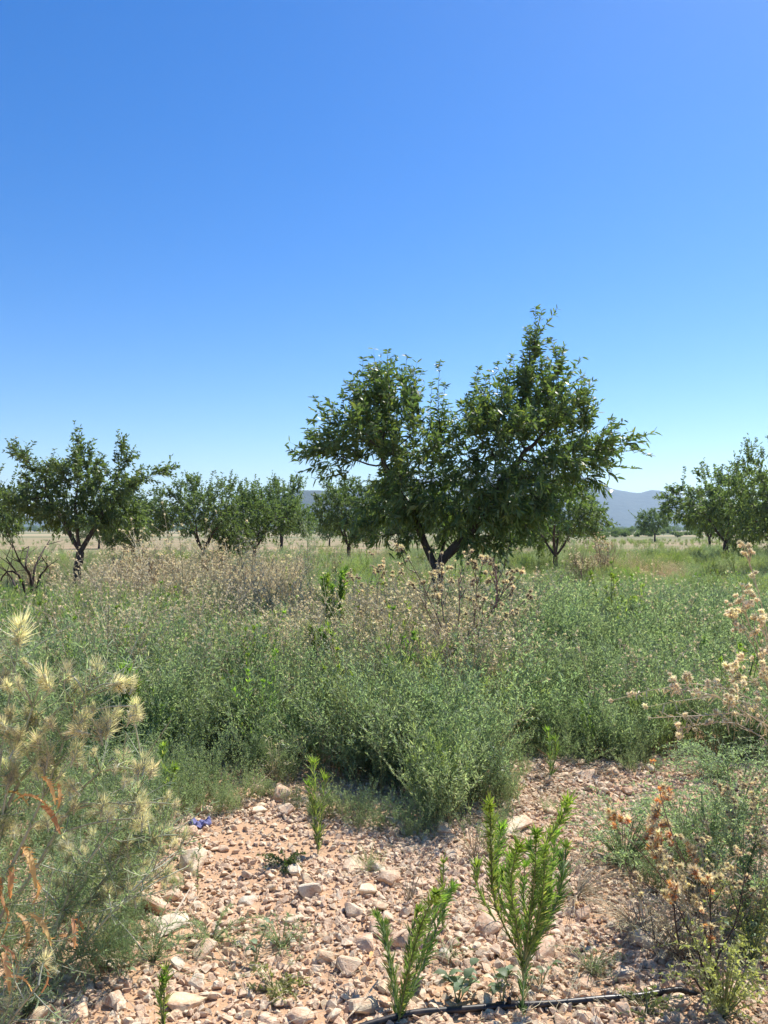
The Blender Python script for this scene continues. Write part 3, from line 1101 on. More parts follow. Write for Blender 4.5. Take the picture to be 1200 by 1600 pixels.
def edge_weeds():
    r = rs(321)
    n = 1500
    y = np.sqrt(r.uniform(2.4 ** 2, 6.2 ** 2, n))
    x = r.uniform(-1, 1, n) * (y * .53 + .3)
    inside = inpoly(x, y, BARE)
    near = np.zeros(n, bool)
    for a in np.arange(0, 6.28, .8):
        near |= ~inpoly(x + .22 * math.cos(a), y + .22 * math.sin(a), BARE)
    k = inside & near & (r.uniform(0, 1, n) < .55) | inside & (r.uniform(0, 1, n) < .012)
    c = G(311, 1289)
    k &= (x - c[0]) ** 2 + (y - c[1] + .15) ** 2 > .3 ** 2
    x, y = x[k], y[k]
    print('edge weeds', len(x))
    scatter('weeds', GREY, 4, np.stack([x, y, terr(x, y) - .005], -1), r.uniform(.12, .42, len(x)), 12, 'small grey-green weeds creeping out over the edge of the gravel')


edge_weeds()

# ------------------------------------------------------------------ stones
def rock_mesh(seed, npt=18, flat=.65, sub=True):
    r = rs(seed)
    bm = bmesh.new()
    p = nrm(r.normal(size=(npt, 3))) * r.uniform(.82, 1.05, (npt, 1))
    ax = np.array([1, r.uniform(.62, .95), flat * r.uniform(.8, 1.15)])
    for v in p * ax:
        bm.verts.new(v)
    bmesh.ops.convex_hull(bm, input=bm.verts)
    bmesh.ops.delete(bm, geom=[v for v in bm.verts if not v.link_faces], context='VERTS')
    if sub:
        bmesh.ops.bevel(bm, geom=list(bm.edges), offset=.07, offset_type='OFFSET', segments=1, profile=.6, affect='EDGES')
        bmesh.ops.triangulate(bm, faces=list(bm.faces))
        bmesh.ops.subdivide_edges(bm, edges=[e for e in bm.edges if e.calc_length() > .5], cuts=1)
        for v in bm.verts:
            c = np.array(v.co)
            v.co += v.co.normalized() * .05 * float(noise2(c[0] * 3 + seed, c[1] * 3 + c[2] * 4, seed))
    me = bpy.data.meshes.new('stone')
    bm.to_mesh(me)
    bm.free()
    me.materials.append(M_stone)
    for p_ in me.polygons:
        p_.use_smooth = False
    return me


ROCKS = [rock_mesh(500 + i, 12 + i % 7, .5 + .06 * (i % 5)) for i in range(14)]
PEB = proto_coll('pebble', [rock_mesh(700 + i, 11 + i % 4, .62, sub=False) for i in range(10)])


def put_stone(x, y, r_, k, rz, label, group=None, sq=1.0, tilt=(0, 0), dz=.25):
    o = obj('stone', ROCKS[k])
    o.location = (x, y, float(terr(x, y)) + r_ * dz * sq)
    o.rotation_euler = (tilt[0], tilt[1], rz)
    o.scale = (r_, r_, r_ * sq)
    tag(o, label, 'stone', group)
    return o


named = [  # px, py, width px, squash, label
    (230, 1425, 62, 1.15, 'big angular cream-topped stone with a brown front face, left of the bare ground'),
    (269, 1402, 30, 1.2, 'pinkish angular stone touching the right side of the big cream-topped stone'),
    (262, 1447, 62, .55, 'flat pale slab of stone lying in front of the big cream-topped stone'),
    (856, 1492, 62, .9, 'rounded cream stone with a hollow shadow beneath, right of the tall branching fleabane'),
    (554, 1357, 42, 1.0, 'pale stone, left one of the trio in the middle of the gravel'),
    (590, 1358, 40, 1.0, 'pale stone, centre one of the trio in the middle of the gravel'),
    (607, 1378, 40, 1.0, 'pale stone, lower right one of the trio in the middle of the gravel'),
    (441, 1247, 48, 1.0, 'streaked grey stone at the foot of the weeds, upper of two'),
    (450, 1272, 40, .9, 'grey stone just below the streaked stone at the foot of the weeds'),
    (303, 1352, 52, 1.0, 'whitish rounded stone on the left of the bare red soil'),
    (808, 1290, 66, .55, 'broad whitish flat rock behind the branching fleabane'),
    (635, 1478, 46, 1.0, 'rosy stone behind the leaning fleabane in front'),
    (572, 1482, 44, .8, 'pale pink wedge of stone left of the leaning fleabane'),
    (286, 1572, 58, .6, 'long slanting cream stone beside the lowest little fleabane'),
    (324, 1562, 32, .9, 'square ochre stone at the right end of the long slanting stone'),
    (310, 1540, 32, 1.1, 'knobbly mauve stone above the long slanting stone'),
    (565, 1580, 52, .7, 'pale flat stone near the bottom of the frame, left of the leaning fleabane'),
    (128, 1512, 54, .8, 'reddish stone with a bright top edge in the lower left corner group'),
    (172, 1505, 36, .9, 'pale stone right of the reddish one in the lower left corner'),
    (48, 1556, 44, .8, 'dusty pink stone near the lower left corner'),
    (1006, 1474, 36, 1.1, 'upright triangular stone with a shaded left side, right of the gravel'),
    (768, 1448, 66, .8, 'large brown shaded stone behind the left stem of the branching fleabane'),
    (690, 1302, 42, .9, 'pale stone at the right end of the shaded weed edge'),
    (290, 1302, 40, .8, 'cream stone just below the scrap of blue cloth'),
    (365, 1442, 42, .7, 'low cream stone right of the flat pale slab'),
    (460, 1366, 30, 1.0, 'brown stone in the little dark green rosette'),
    (550, 1432, 36, 1.2, 'grey blocky stone with a lit top, above the leaning fleabane'),
    (405, 1270, 30, .9, 'small cream stone right of the blue cloth, under the weed edge'),
    (280, 1265, 32, .9, 'pink stone at the left tip of the bare soil beside the slim fleabane'),
    (320, 1268, 30, 1.1, 'upright pink stone behind the blue cloth'),
    (795, 1462, 36, .8, 'pale oblong stone below the large brown shaded stone'),
    (975, 1522, 42, .8, 'cream stone just above the black pipe'),
    (915, 1224, 34, .8, 'pink blocky stone on the far ridge of rubble, right side'),
    (880, 1222, 30, .8, 'reddish stone on the crest of the far ridge of rubble'),
    (470, 1592, 40, .9, 'pinkish stone at the bottom edge, left of centre'),
    (120, 1590, 40, .8, 'pale stone at the bottom edge in the left corner'),
    (1060, 1575, 44, .7, 'flat cream stone right of the pipe end'),
    (505, 1500, 34, .9, 'small rosy stone left of the leaning fleabane, among gravel'),
]
rr_ = rs(900)
placed = []
for i, (px, py, wpx, sq, lab) in enumerate(named):
    g = G(px, py)
    dist = math.hypot(g[0], g[1])
    sl = math.sqrt(dist ** 2 + CAM_H ** 2)
    rad_ = wpx * sl / FPX / 2 * 1.12
    put_stone(g[0], g[1], rad_, i % 14, rr_.uniform(0, 6.28), lab, None, sq, (rr_.normal() * .15, rr_.normal() * .15), .2)
    placed.append((g[0], g[1], rad_))
LAND = [(230, 1425, 'the big angular cream-topped stone'), (262, 1447, 'the flat pale slab'), (856, 1492, 'the hollow-shadowed cream stone'), (590, 1358, 'the trio of pale stones'), (445, 1260, 'the streaked grey stones'),
        (303, 1352, 'the whitish rounded stone'), (808, 1290, 'the broad whitish flat rock'), (635, 1478, 'the rosy stone'), (572, 1482, 'the pale pink wedge'), (286, 1572, 'the long slanting stone'),
        (311, 1289, 'the blue cloth scrap'), (497, 1334, 'the lone upright fleabane'), (448, 1352, 'the flat dark green weed'), (815, 1595, 'the pipe coupling'), (622, 1595, 'the leaning fleabane'),
        (256, 1275, 'the bright left corner fleabane'), (858, 1228, 'the far ridge fleabane'), (430, 1548, 'the yellowing low weed'), (715, 1560, 'the greyish broad-leaved weed'), (1006, 1474, 'the upright triangular stone'),
        (768, 1448, 'the large brown shaded stone'), (690, 1302, 'the stone at the shaded weed edge'), (975, 1522, 'the cream stone above the pipe'), (1058, 1560, 'the right end of the pipe'), (895, 1421, 'the curled ochre leaf'),
        (1000, 1290, 'the orange-tan fluffy heads'), (692, 1455, 'the short fleabane tuft'), (128, 1512, 'the reddish bright-edged stone'), (256, 1600, 'the smallest fleabane'), (550, 1432, 'the grey blocky stone'), (885, 1222, 'the reddish crest stones'), (365, 1442, 'the low cream stone')]
small = []
i = 0
tries = 0
while i < 262 and tries < 60000:
    tries += 1
    y = rr_.uniform(2.2, 5.7)
    x = rr_.uniform(-1, 1) * (y * .53 + .15)
    if not inpoly(np.array([x]), np.array([y]), BARE)[0]:
        continue
    dens = .62 + .5 * noise2(np.array([x * 2.2]), np.array([y * 2.2]), 41)[0]
    px, py = proj(np.array([x, y, 0]))
    if 330 < px < 560 and 1285 < py < 1345:       # the smooth patch of bare soil
        dens *= .12
    if rr_.uniform() > dens:
        continue
    rad_ = .028 + .030 * rr_.uniform() ** 2.0 * (1.0 if i > 60 else 1.4)
    if any((x - a) ** 2 + (y - b) ** 2 < (rad_ + c) ** 2 * .75 for a, b, c in placed):
        continue
    put_stone(x, y, rad_, rr_.randint(14), rr_.uniform(0, 6.28), 'small rough pinkish limestone lump lying loose on the red gravelly soil', 'small loose stones on the bare soil', rr_.uniform(.75, 1.15), (rr_.normal() * .3, rr_.normal() * .3), rr_.uniform(.05, .4))
    small.append((COL.objects[-1], px, py, rad_))
    placed.append((x, y, rad_))
    i += 1
# the stones next to something one can find are told apart by it
DIRS = ['right of', 'behind and right of', 'behind', 'behind and left of', 'left of', 'in front and left of', 'in front of', 'in front and right of']
best_ = {}
for o, px, py, rd in small:
    for (lx, ly, nm) in LAND:
        dx, dy = px - lx, (ly - py) * 1.6
        dd = math.hypot(dx, dy)
        if dd < 95:
            k = (nm, int(round(math.atan2(dy, dx) / (PI / 4))) % 8)
            best_.setdefault(k, []).append((dd, o))
taken = set()
for k, v in sorted(best_.items(), key=lambda q_: min(q_[1], key=lambda z_: z_[0])[0]):
    v.sort(key=lambda z_: z_[0])
    if v[0][1].name in taken:
        continue
    taken.add(v[0][1].name)
    v[0][1]['label'] = 'small loose stone nearest %s %s' % (DIRS[k[1]], k[0])
print('stones told apart', len(taken), 'of', len(small))


def pebbles():
    r = rs(44)
    n = 170000
    y = np.sqrt(r.uniform(2.1 ** 2, 7.5 ** 2, n))
    x = r.uniform(-1, 1, n) * (y * .53 + .4)
    keep = inpoly(x, y, BARE) | (r.uniform(0, 1, n) < .3)
    px, py = proj(np.stack([x, y, np.zeros(n)], -1))
    soft = (px > 330) & (px < 560) & (py > 1285) & (py < 1340)
    keep &= ~(soft & (r.uniform(0, 1, n) < .6))
    dens = .6 + .6 * noise2(x * 2.2, y * 2.2, 41)
    keep &= r.uniform(0, 1, n) < dens + .25
    x, y = x[keep], y[keep]
    n = len(x)
    s = .006 + .021 * r.uniform(0, 1, n) ** 2.3
    z = terr(x, y) + s * .2
    scatter('gravel', PEB, 10, np.stack([x, y, z], -1), s, 45, 'pinkish crumbs of limestone covering the red soil', tilt=.45)
    print('pebbles', n)


pebbles()


def litter():
    me = []
    for i in range(4):
        r = rs(1500 + i)
        B = MB()
        for k in range(9):
            a = r.uniform(0, 6.28)
            o_ = np.array([r.normal() * .05, r.normal() * .05, r.uniform(.002, .02)])
            d = np.array([math.cos(a), math.sin(a), r.uniform(-.02, .25)])
            L_ = r.uniform(.03, .16)
            tube(B, curve_pts([o_, o_ + d * L_ * .5 + r.normal(size=3) * .01, o_ + d * L_], 5), [.0011, .001, .0009, .0007, .0004], 3)
        me.append(B.mesh('straw', [M_straw]))
    r = rs(1510)
    n = 900
    y = np.sqrt(r.uniform(2.2 ** 2, 6.5 ** 2, n))
    x = r.uniform(-1, 1, n) * (y * .53 + .2)
    px, py = proj(np.stack([x, y, np.zeros(n)], -1))
    keep = (r.uniform(0, 1, n) < np.where(px > 700, .9, .3)) & ~((px > 300) & (px < 570) & (py < 1360))
    x, y = x[keep], y[keep]
    scatter('straw_litter', proto_coll('straw', me), 4, np.stack([x, y, terr(x, y) + .012], -1), r.uniform(.6, 1.3, len(x)), 46, 'thin broken straws strewn over the gravel', tilt=.1)


litter()


# ------------------------------------------------------------------ plants in front, each one a thing
def fleabane(base_px, stems, label, seed, leafL=.055, rad=.0035, dens=190, D=None, leafW=.0042):
    dens = dens * 2.2
    leafL = leafL * 1.3
    """stems: lists of photo points from the base up; each becomes one leafy stalk"""
    r = rs(seed)
    g = G(*base_px) if D is None else P(*base_px, D)
    if D is not None:
        g[2] = float(terr(g[0], g[1]))
    t = thing('fleabane', g, label, 'weed')
    for st in stems:
        dy = r.normal() * .05
        ctrl = []
        for k, (px, py) in enumerate(st):
            q_ = P(px, py, g[1] + dy * k)
            ctrl.append(q_ - g)
        if tuple(st[0]) == tuple(base_px):
            ctrl[0] = np.array([0, 0, -.01])
        B = MB()
        flea_spire(B, curve_pts(ctrl, 9), r, leafL, leafW, dens, rad)
        obj('stalk', B.mesh('stalk', [M_stemg, M_flea, M_fleatip]), t)
    return t


fleabane((622, 1606), [[(622, 1606), (612, 1530), (602, 1470), (588, 1428)], [(622, 1606), (632, 1540), (655, 1460), (688, 1400)], [(624, 1606), (640, 1560), (672, 1480), (700, 1400)],
                       [(622, 1600), (640, 1510), (660, 1440), (682, 1395)], [(622, 1600), (618, 1540), (606, 1480), (600, 1440)], [(622, 1600), (650, 1520), (680, 1430), (708, 1385)], [(622, 1600), (636, 1530), (640, 1470), (655, 1420)]], 'fleabane at the bottom centre with one upright and several right-leaning leafy stalks', 1, leafL=.04, dens=260)
fleabane((692, 1455), [[(692, 1455), (692, 1410), (693, 1345)]], 'short single fleabane tuft behind the tip of the leaning one', 2, leafL=.045)
fleabane((815, 1602), [[(815, 1602), (818, 1540), (822, 1480), (815, 1440)], [(818, 1530), (808, 1450), (798, 1380), (810, 1320)], [(816, 1500), (775, 1420), (768, 1350), (768, 1300), (764, 1255)],
                       [(820, 1500), (830, 1420), (836, 1360), (838, 1300)], [(820, 1510), (850, 1430), (862, 1370), (868, 1300)], [(850, 1430), (850, 1370), (852, 1320), (875, 1285), (888, 1248)],
                       [(822, 1490), (840, 1440), (850, 1390), (842, 1350)], [(822, 1500), (855, 1440), (875, 1390), (885, 1320)], [(775, 1440), (748, 1390), (745, 1350)], [(815, 1480), (805, 1430), (790, 1390), (782, 1360)],
                       [(818, 1500), (826, 1450), (818, 1400), (820, 1350)], [(820, 1500), (840, 1440), (850, 1380), (850, 1330)], [(822, 1500), (862, 1430), (880, 1370), (876, 1335)], [(815, 1500), (800, 1420), (795, 1370), (798, 1340)],
                       [(820, 1520), (836, 1470), (846, 1430), (858, 1400)], [(816, 1480), (780, 1400), (776, 1340), (785, 1290)], [(818, 1520), (824, 1440), (842, 1370), (826, 1320)]],
         'tallest branching fleabane in front, many leafy stalks from one stem beside the pipe joint', 3, leafL=.046, dens=240)
fleabane((497, 1334), [[(497, 1334), (495, 1290), (492, 1240), (490, 1190)], [(497, 1330), (490, 1270), (482, 1225)], [(497, 1330), (503, 1270), (508, 1215)]], 'upright fleabane standing alone in the middle of the bare soil', 4, leafL=.06, dens=150)
fleabane((256, 1275), [[(256, 1275), (258, 1230), (254, 1165)], [(256, 1270), (266, 1230), (272, 1200)]], 'bright fleabane at the left corner of the bare soil, against the weeds', 5, leafL=.06, leafW=.006, dens=170)
fleabane((256, 1612), [[(256, 1612), (256, 1570), (258, 1515)], [(256, 1612), (250, 1560), (254, 1530)]], 'smallest fleabane at the bottom edge beside the long slanting stone', 6, leafL=.035, dens=240)
fleabane((858, 1228), [[(858, 1228), (860, 1190), (856, 1140)], [(858, 1225), (868, 1180), (866, 1155)]], 'single fleabane rising from the far rubble ridge in the gap between weeds', 7, leafL=.06, dens=150)
for k, (px, py, D, hpx, lab) in enumerate([(205, 1110, 4.9, 85, 'dark green fleabane clump behind the yellow spiny thistle heads'), (520, 960, 7.6, 90, 'cluster of dark fleabane stalks below the big tree, left of the dry thistle'),
                                           (985, 985, 8.2, 50, 'sheaf of fresh fleabane stalks in the weeds right of the big tree'), (1028, 1035, 7.0, 50, 'single darker fleabane right of the fresh sheaf'),
                                           (508, 1045, 6.4, 90, 'fleabane stalks half sunk in the weeds left of the photo centre'), (720, 1065, 5.9, 55, 'bright fleabane tip at the foot of the dry thistle'),
                                           (1150, 1010, 8.0, 60, 'fleabane stalk in the weeds near the right edge')]):
    r = rs(60 + k)
    base = (px, 828 + CAM_H * FPX / D)
    top = py - hpx * .5 - 26
    st = []
    for j in range(8 if 'single' not in lab and 'tip' not in lab else 2):
        dx = r.uniform(-1, 1) * 22
        tp = top + r.uniform(0, .35) * hpx
        st.append([base, (px + dx * .5, (base[1] + tp) / 2), (px + dx, tp)])
    fleabane(base, st, lab, 70 + k, leafL=.075, leafW=.009, dens=150, D=D)


# --- heads
def fluffy_head(seed, s=.018, mats=(M_tan, M_brown), n=46):
    r = rs(seed)
    B = MB()
    d = nrm(r.normal(size=(n, 3)) * np.array([1, 1, .8]) + np.array([0, 0, .75]))
    leaves(B, np.zeros((n, 3)), d, s * r.uniform(.7, 1.15, n), s * .22, 0, 0, 'kite', r)
    d2 = nrm(r.normal(size=(14, 3)) * np.array([1, 1, .3]) + np.array([0, 0, .2]))
    leaves(B, np.zeros((14, 3)) - [0, 0, s * .3], d2, s * .6, s * .3, 1, -.3, 'kite', r)
    tube(B, [[0, 0, -s * .5], [0, 0, -s * .1], [0, 0, s * .25]], [s * .12, s * .32, s * .2], 6, 1)
    return B.mesh('flower_head', list(mats))


HEADS = [fluffy_head(800 + i, .026) for i in range(4)]
HEADO = [fluffy_head(810 + i, .026, (M_tan, M_orange), 50) for i in range(3)] + [fluffy_head(815, .022, (M_orange, M_tan), 40)]
HEADP = [fluffy_head(820 + i, .028, (M_pink, M_tan), 44) for i in range(3)]


def align(o, d):
    o.rotation_euler = Vector(d).to_track_quat('Z', 'Y').to_euler()


def dry_thistle(name, g, mains, label, seed, heads, mat_stem, cat='plant', group=None, nbr=5, br=.28, rad=.006, hs=1.0, per=3, maxheads=90, twigm=None, blades=0):
    """mains: lists of points relative to the base; each main stem is a part, side branches and heads grow on it"""
    r = rs(seed)
    t = thing(name, g, label, cat, group)
    nh = 0
    extra = MB()
    for mi, m in enumerate(mains):
        B = MB()
        pts = curve_pts(m, 9)
        tube(B, pts, np.linspace(rad, rad * .35, 9) * r.uniform(.85, 1.15, 9), 6, 0)
        tips = [(pts[-1], nrm(pts[-1] - pts[-2]))]
        L_ = np.linalg.norm(np.diff(pts, axis=0), axis=1).sum()
        for b_ in range(nbr):
            u = r.uniform(.3, .95)
            k = u * 8
            i0 = int(k)
            p0 = pts[i0] + (pts[min(i0 + 1, 8)] - pts[i0]) * (k - i0)
            tg = nrm(pts[min(i0 + 1, 8)] - pts[i0 - 1])
            d = nrm(tg + nrm(r.normal(size=3)) * .8 + np.array([0, 0, .15]))
            lb = br * r.uniform(.4, 1) * (1.25 - .7 * u)
            q_ = curve_pts([p0, p0 + d * lb * .55, p0 + d * lb + np.array([0, 0, lb * .2])], 5)
            tube(B, q_, np.linspace(rad * .5, rad * .22, 5), 4, 0)
            tips.append((q_[-1], nrm(q_[-1] - q_[-2])))
            for c_ in range(r.randint(1, 3)):
                e_ = q_[r.randint(2, 5)]
                d3 = nrm(nrm(q_[-1] - q_[0]) + nrm(r.normal(size=3)) * .9)
                l3 = lb * r.uniform(.2, .45)
                tube(B, [e_, e_ + d3 * l3], [rad * .25, rad * .15], 3, 0)
                tips.append((e_ + d3 * l3, d3))
        if blades:
            k = int(blades * L_)
            tt = r.uniform(.1, .95, k)
            q_ = np.stack([np.interp(tt * 8, np.arange(9), pts[:, a]) for a in range(3)], -1)
            leaves(B, q_, nrm(r.normal(size=(k, 3))), .035 * r.uniform(.4, 1.2, k), .006, 1 if twigm else 0, .4, 'lance', r)
        obj('stem', B.mesh('stem', [mat_stem] + ([twigm] if twigm else [])), t)
        for (p_, d) in tips:
            for c_ in range(r.randint(1, per + 1)):
                if nh >= maxheads:
                    break
                o = obj('flower_head', heads[r.randint(len(heads))], t)
                o.location = p_ + (r.normal(size=3) * .014 * hs if c_ else 0)
                align(o, nrm(d + r.normal(size=3) * .35 + np.array([0, 0, .3])))
                s_ = hs * r.uniform(.65, 1.2)
                o.scale = (s_, s_, s_)
                nh += 1
    return t


def mains_px(g, lst, D, jit, seed):
    r = rs(seed)
    out = []
    for st in lst:
        dy = r.normal() * jit
        out.append([np.array([0, 0, -.02]) if k == 0 and p is None else (P(*p, D + dy * k) - g) for k, p in enumerate(st)])
    return out


# the dry thistle before the big tree
D = 6.0
g = P(730, 1090, D)
g[2] = float(terr(g[0], g[1]))
ms = mains_px(g, [[None, (720, 1010), (775, 950), (774, 885)], [None, (745, 1000), (765, 960), (800, 905)], [None, (700, 1000), (690, 940), (690, 865)], [None, (700, 1010), (668, 930), (638, 872)], [None, (738, 1000), (745, 930), (742, 878)],
                  [None, (740, 1020), (790, 965), (822, 938)], [None, (715, 1020), (718, 950), (716, 900)], [None, (700, 1030), (680, 980), (655, 930)], [(775, 950), (776, 910), (770, 870)]], D, .05, 5)
dry_thistle('dry_thistle', g, ms, 'dead thistle with dark forked stems and pale heads, before the big central tree', 6, HEADS, M_brown, nbr=6, br=.26, rad=.0075, hs=1.0, per=3, maxheads=170)

# pale dry plant just left of it
D = 6.8
g = P(575, 1085, D)
g[2] = float(terr(g[0], g[1]))
ms = mains_px(g, [[None, (570, 1000), (560, 930), (552, 905)], [None, (585, 990), (590, 920), (583, 885)], [None, (590, 990), (605, 930), (612, 900)], [None, (575, 1000), (598, 950), (600, 880)], [None, (570, 1000), (575, 940), (568, 920)]], D, .05, 7)
dry_thistle('dry_weed', g, ms, 'straw coloured slanting seed stalks left of the dead thistle', 8, HEADS, M_straw, nbr=9, br=.2, rad=.004, hs=.8, per=2, maxheads=110, twigm=M_straw, blades=30)

# the tall plants leaning in from the right edge
D = 3.45
g = P(1215, 1400, D)
g[2] = float(terr(g[0], g[1]))
ms = mains_px(g, [[None, (1215, 1180), (1200, 1000), (1178, 900), (1160, 850)], [None, (1212, 1150), (1190, 1040), (1165, 990), (1145, 985)], [None, (1218, 1120), (1200, 1020), (1190, 965)], [None, (1225, 1150), (1205, 1090), (1175, 1065), (1145, 1048)],
                  [None, (1215, 1120), (1185, 1010), (1160, 950), (1165, 925)]], D, .05, 9)
dry_thistle('dry_thistle', g, ms, 'tall dead thistle at the right edge with clustered cream and pink seed heads', 10, HEADP, M_straw, nbr=9, br=.16, rad=.004, hs=.6, per=3, maxheads=220)
D = 3.2
g = P(1235, 1440, D)
g[2] = float(terr(g[0], g[1]))
ms = mains_px(g, [[None, (1235, 1180), (1190, 1100), (1080, 1068), (955, 1095)], [None, (1230, 1190), (1170, 1100), (1100, 1090), (1010, 1105)], [None, (1225, 1200), (1150, 1130), (1080, 1135), (1062, 1140)], [None, (1225, 1180), (1150, 1105), (1090, 1080), (1040, 1078)],
                  [None, (1240, 1200), (1180, 1120), (1100, 1118), (1015, 1122)]], D, .04, 11)
dry_thistle('dry_thistle', g, ms, 'dead thistle bowed far over to the left from the right edge, stems nearly level', 12, HEADP, M_straw, nbr=9, br=.10, rad=.0035, hs=.5, per=2, maxheads=140, twigm=M_straw, blades=60)

# foreground right: fluffy orange-tan heads
D = 3.3
g = G(1095, 1440)
ms = mains_px(g, [[None, (1080, 1370), (1045, 1290), (1020, 1190)], [None, (1060, 1370), (1030, 1310), (1030, 1255)], [None, (1060, 1380), (1010, 1320), (970, 1280)], [None, (1050, 1390), (1000, 1330), (965, 1300)], [None, (1070, 1380), (1060, 1330), (1030, 1290)],
                  [None, (1040, 1400), (990, 1370), (975, 1340)], [None, (1085, 1400), (1078, 1390), (1076, 1380)]], g[1], .03, 13)
dry_thistle('dry_thistle', g, ms, 'withered thistle with orange-tan fluffy heads, right of the branching fleabane', 14, HEADO, M_brown, nbr=5, br=.11, rad=.0035, hs=.95, per=3, maxheads=80)
g = G(1110, 1560)
ms = mains_px(g, [[None, (1095, 1500), (1070, 1440), (1050, 1400)], [None, (1110, 1480), (1110, 1420), (1105, 1380)], [None, (1120, 1500), (1150, 1440), (1165, 1360)], [None, (1080, 1520), (1060, 1470), (1055, 1430)], [None, (1100, 1520), (1040, 1480), (1000, 1450)]], g[1], .03, 15)
dry_thistle('dry_thistle', g, ms, 'dark brown dead stalks with a few tan heads behind the bottom right bush', 16, HEADO, M_dark, nbr=6, br=.12, rad=.004, hs=.8, per=1, maxheads=26)

g = G(1085, 1490)
ms = mains_px(g, [[None, (1075, 1440), (1050, 1370), (1040, 1330)], [None, (1090, 1430), (1100, 1360), (1090, 1310)], [None, (1100, 1440), (1140, 1390), (1150, 1330)], [None, (1060, 1460), (1010, 1420), (985, 1385)], [None, (1080, 1440), (1065, 1400), (1075, 1350)],
                  [None, (1110, 1450), (1170, 1420), (1190, 1380)], [None, (1050, 1470), (1000, 1450), (960, 1440)]], g[1], .04, 25)
dry_thistle('dry_weed', g, ms, 'dense beige dry weed tangle between the orange-tan heads and the right edge', 26, HEADS, M_straw, nbr=12, br=.14, rad=.0025, hs=.5, per=2, maxheads=150, twigm=M_straw, blades=110)
g = G(1190, 1440)
ms = mains_px(g, [[None, (1180, 1390), (1150, 1300), (1140, 1250)], [None, (1190, 1380), (1185, 1300), (1175, 1240)], [None, (1200, 1380), (1220, 1300), (1215, 1230)], [None, (1170, 1400), (1120, 1330), (1100, 1270)]], g[1], .04, 27)
dry_thistle('dry_weed', g, ms, 'straw coloured dry weed among the upright grey-green weeds at the right edge', 28, HEADS, M_straw, nbr=12, br=.14, rad=.0025, hs=.55, per=2, maxheads=110, twigm=M_straw, blades=90)

# dry tan thistles of the left middle ground: a few forms, then copies
def dry_bush(seed, label, group, heads, w_=.7, h=.95, n=8):
    r = rs(seed)
    ms = []
    for k in range(n):
        a = r.uniform(0, 6.28)
        e = np.array([math.cos(a) * w_ * r.uniform(.2, .6), math.sin(a) * w_ * r.uniform(.2, .6), h * r.uniform(.75, 1.05)])
        ms.append([np.array([0, 0, -.02]), e * .45 + r.normal(size=3) * .03, e])
    return dry_thistle('dry_thistle', (0, 0, 0), ms, label, seed, heads, M_brown, group=group, nbr=12, br=.4, rad=.007, hs=.85, per=2, maxheads=170, twigm=M_straw, blades=60)


GD = 'dry tan thistles in the left middle ground'
DB = [dry_bush(31, 'a', GD, HEADP), dry_bush(32, 'a', GD, HEADS), dry_bush(33, 'a', GD, HEADP)]
spots = [(175, 13, 1.0, 'dry tan thistle just right of the left tree trunk'), (215, 12.3, 1.1, 'wide dry tan thistle with crossing stems under the right arm of the left tree'), (250, 14.5, 1.05, 'dry pinkish thistle below the tree hidden behind the left tree'),
         (290, 13, 1.0, 'dry pale thistle left of the dark broad tree trunk'), (330, 14, 1.1, 'dry thistle in front of the dark broad tree trunk'), (365, 13, 1.0, 'dry thistle between the dark broad tree and the short-trunked tree'),
         (400, 14.5, .95, 'dry thistle at the foot of the short-trunked tree'), (440, 15, .8, 'rightmost dry thistle of the left patch'), (200, 17, 1.15, 'dry thistle in the back of the left patch, far left'), (270, 18, 1.1, 'dry thistle in the back of the left patch, centre'),
         (350, 18, 1.1, 'dry thistle in the back of the left patch, right of centre'), (235, 10.8, .75, 'low reddish dry thistle in front of the left patch'), (310, 11, .7, 'low dry thistle in front of the dark broad tree'),
         (945, 21, 1.3, 'dry brown thistle right of the tree behind the big tree'), (60, 15, 1.1, 'yellowish dry thistle above the black branches at the left'), (915, 19, 1.0, 'dry thistle beside the brown one, below the tree behind the big tree'),
         (840, 7.2, .45, 'low straw coloured thistle right of the dead thistle in the centre'), (1165, 10, .7, 'dry thistle in the weeds near the right edge')]
for i, (px, D, s_, lab) in enumerate(spots):
    x = (px - 600) / FPX * D
    loc = (x, D, float(terr(x, D)))
    k = i % 3
    if i < 3:
        DB[i].location = loc
        DB[i].scale = (s_,) * 3
        DB[i]['label'] = lab
    else:
        copy_thing(DB[k], loc, i * 1.7, s_ * .95, lab, GD)


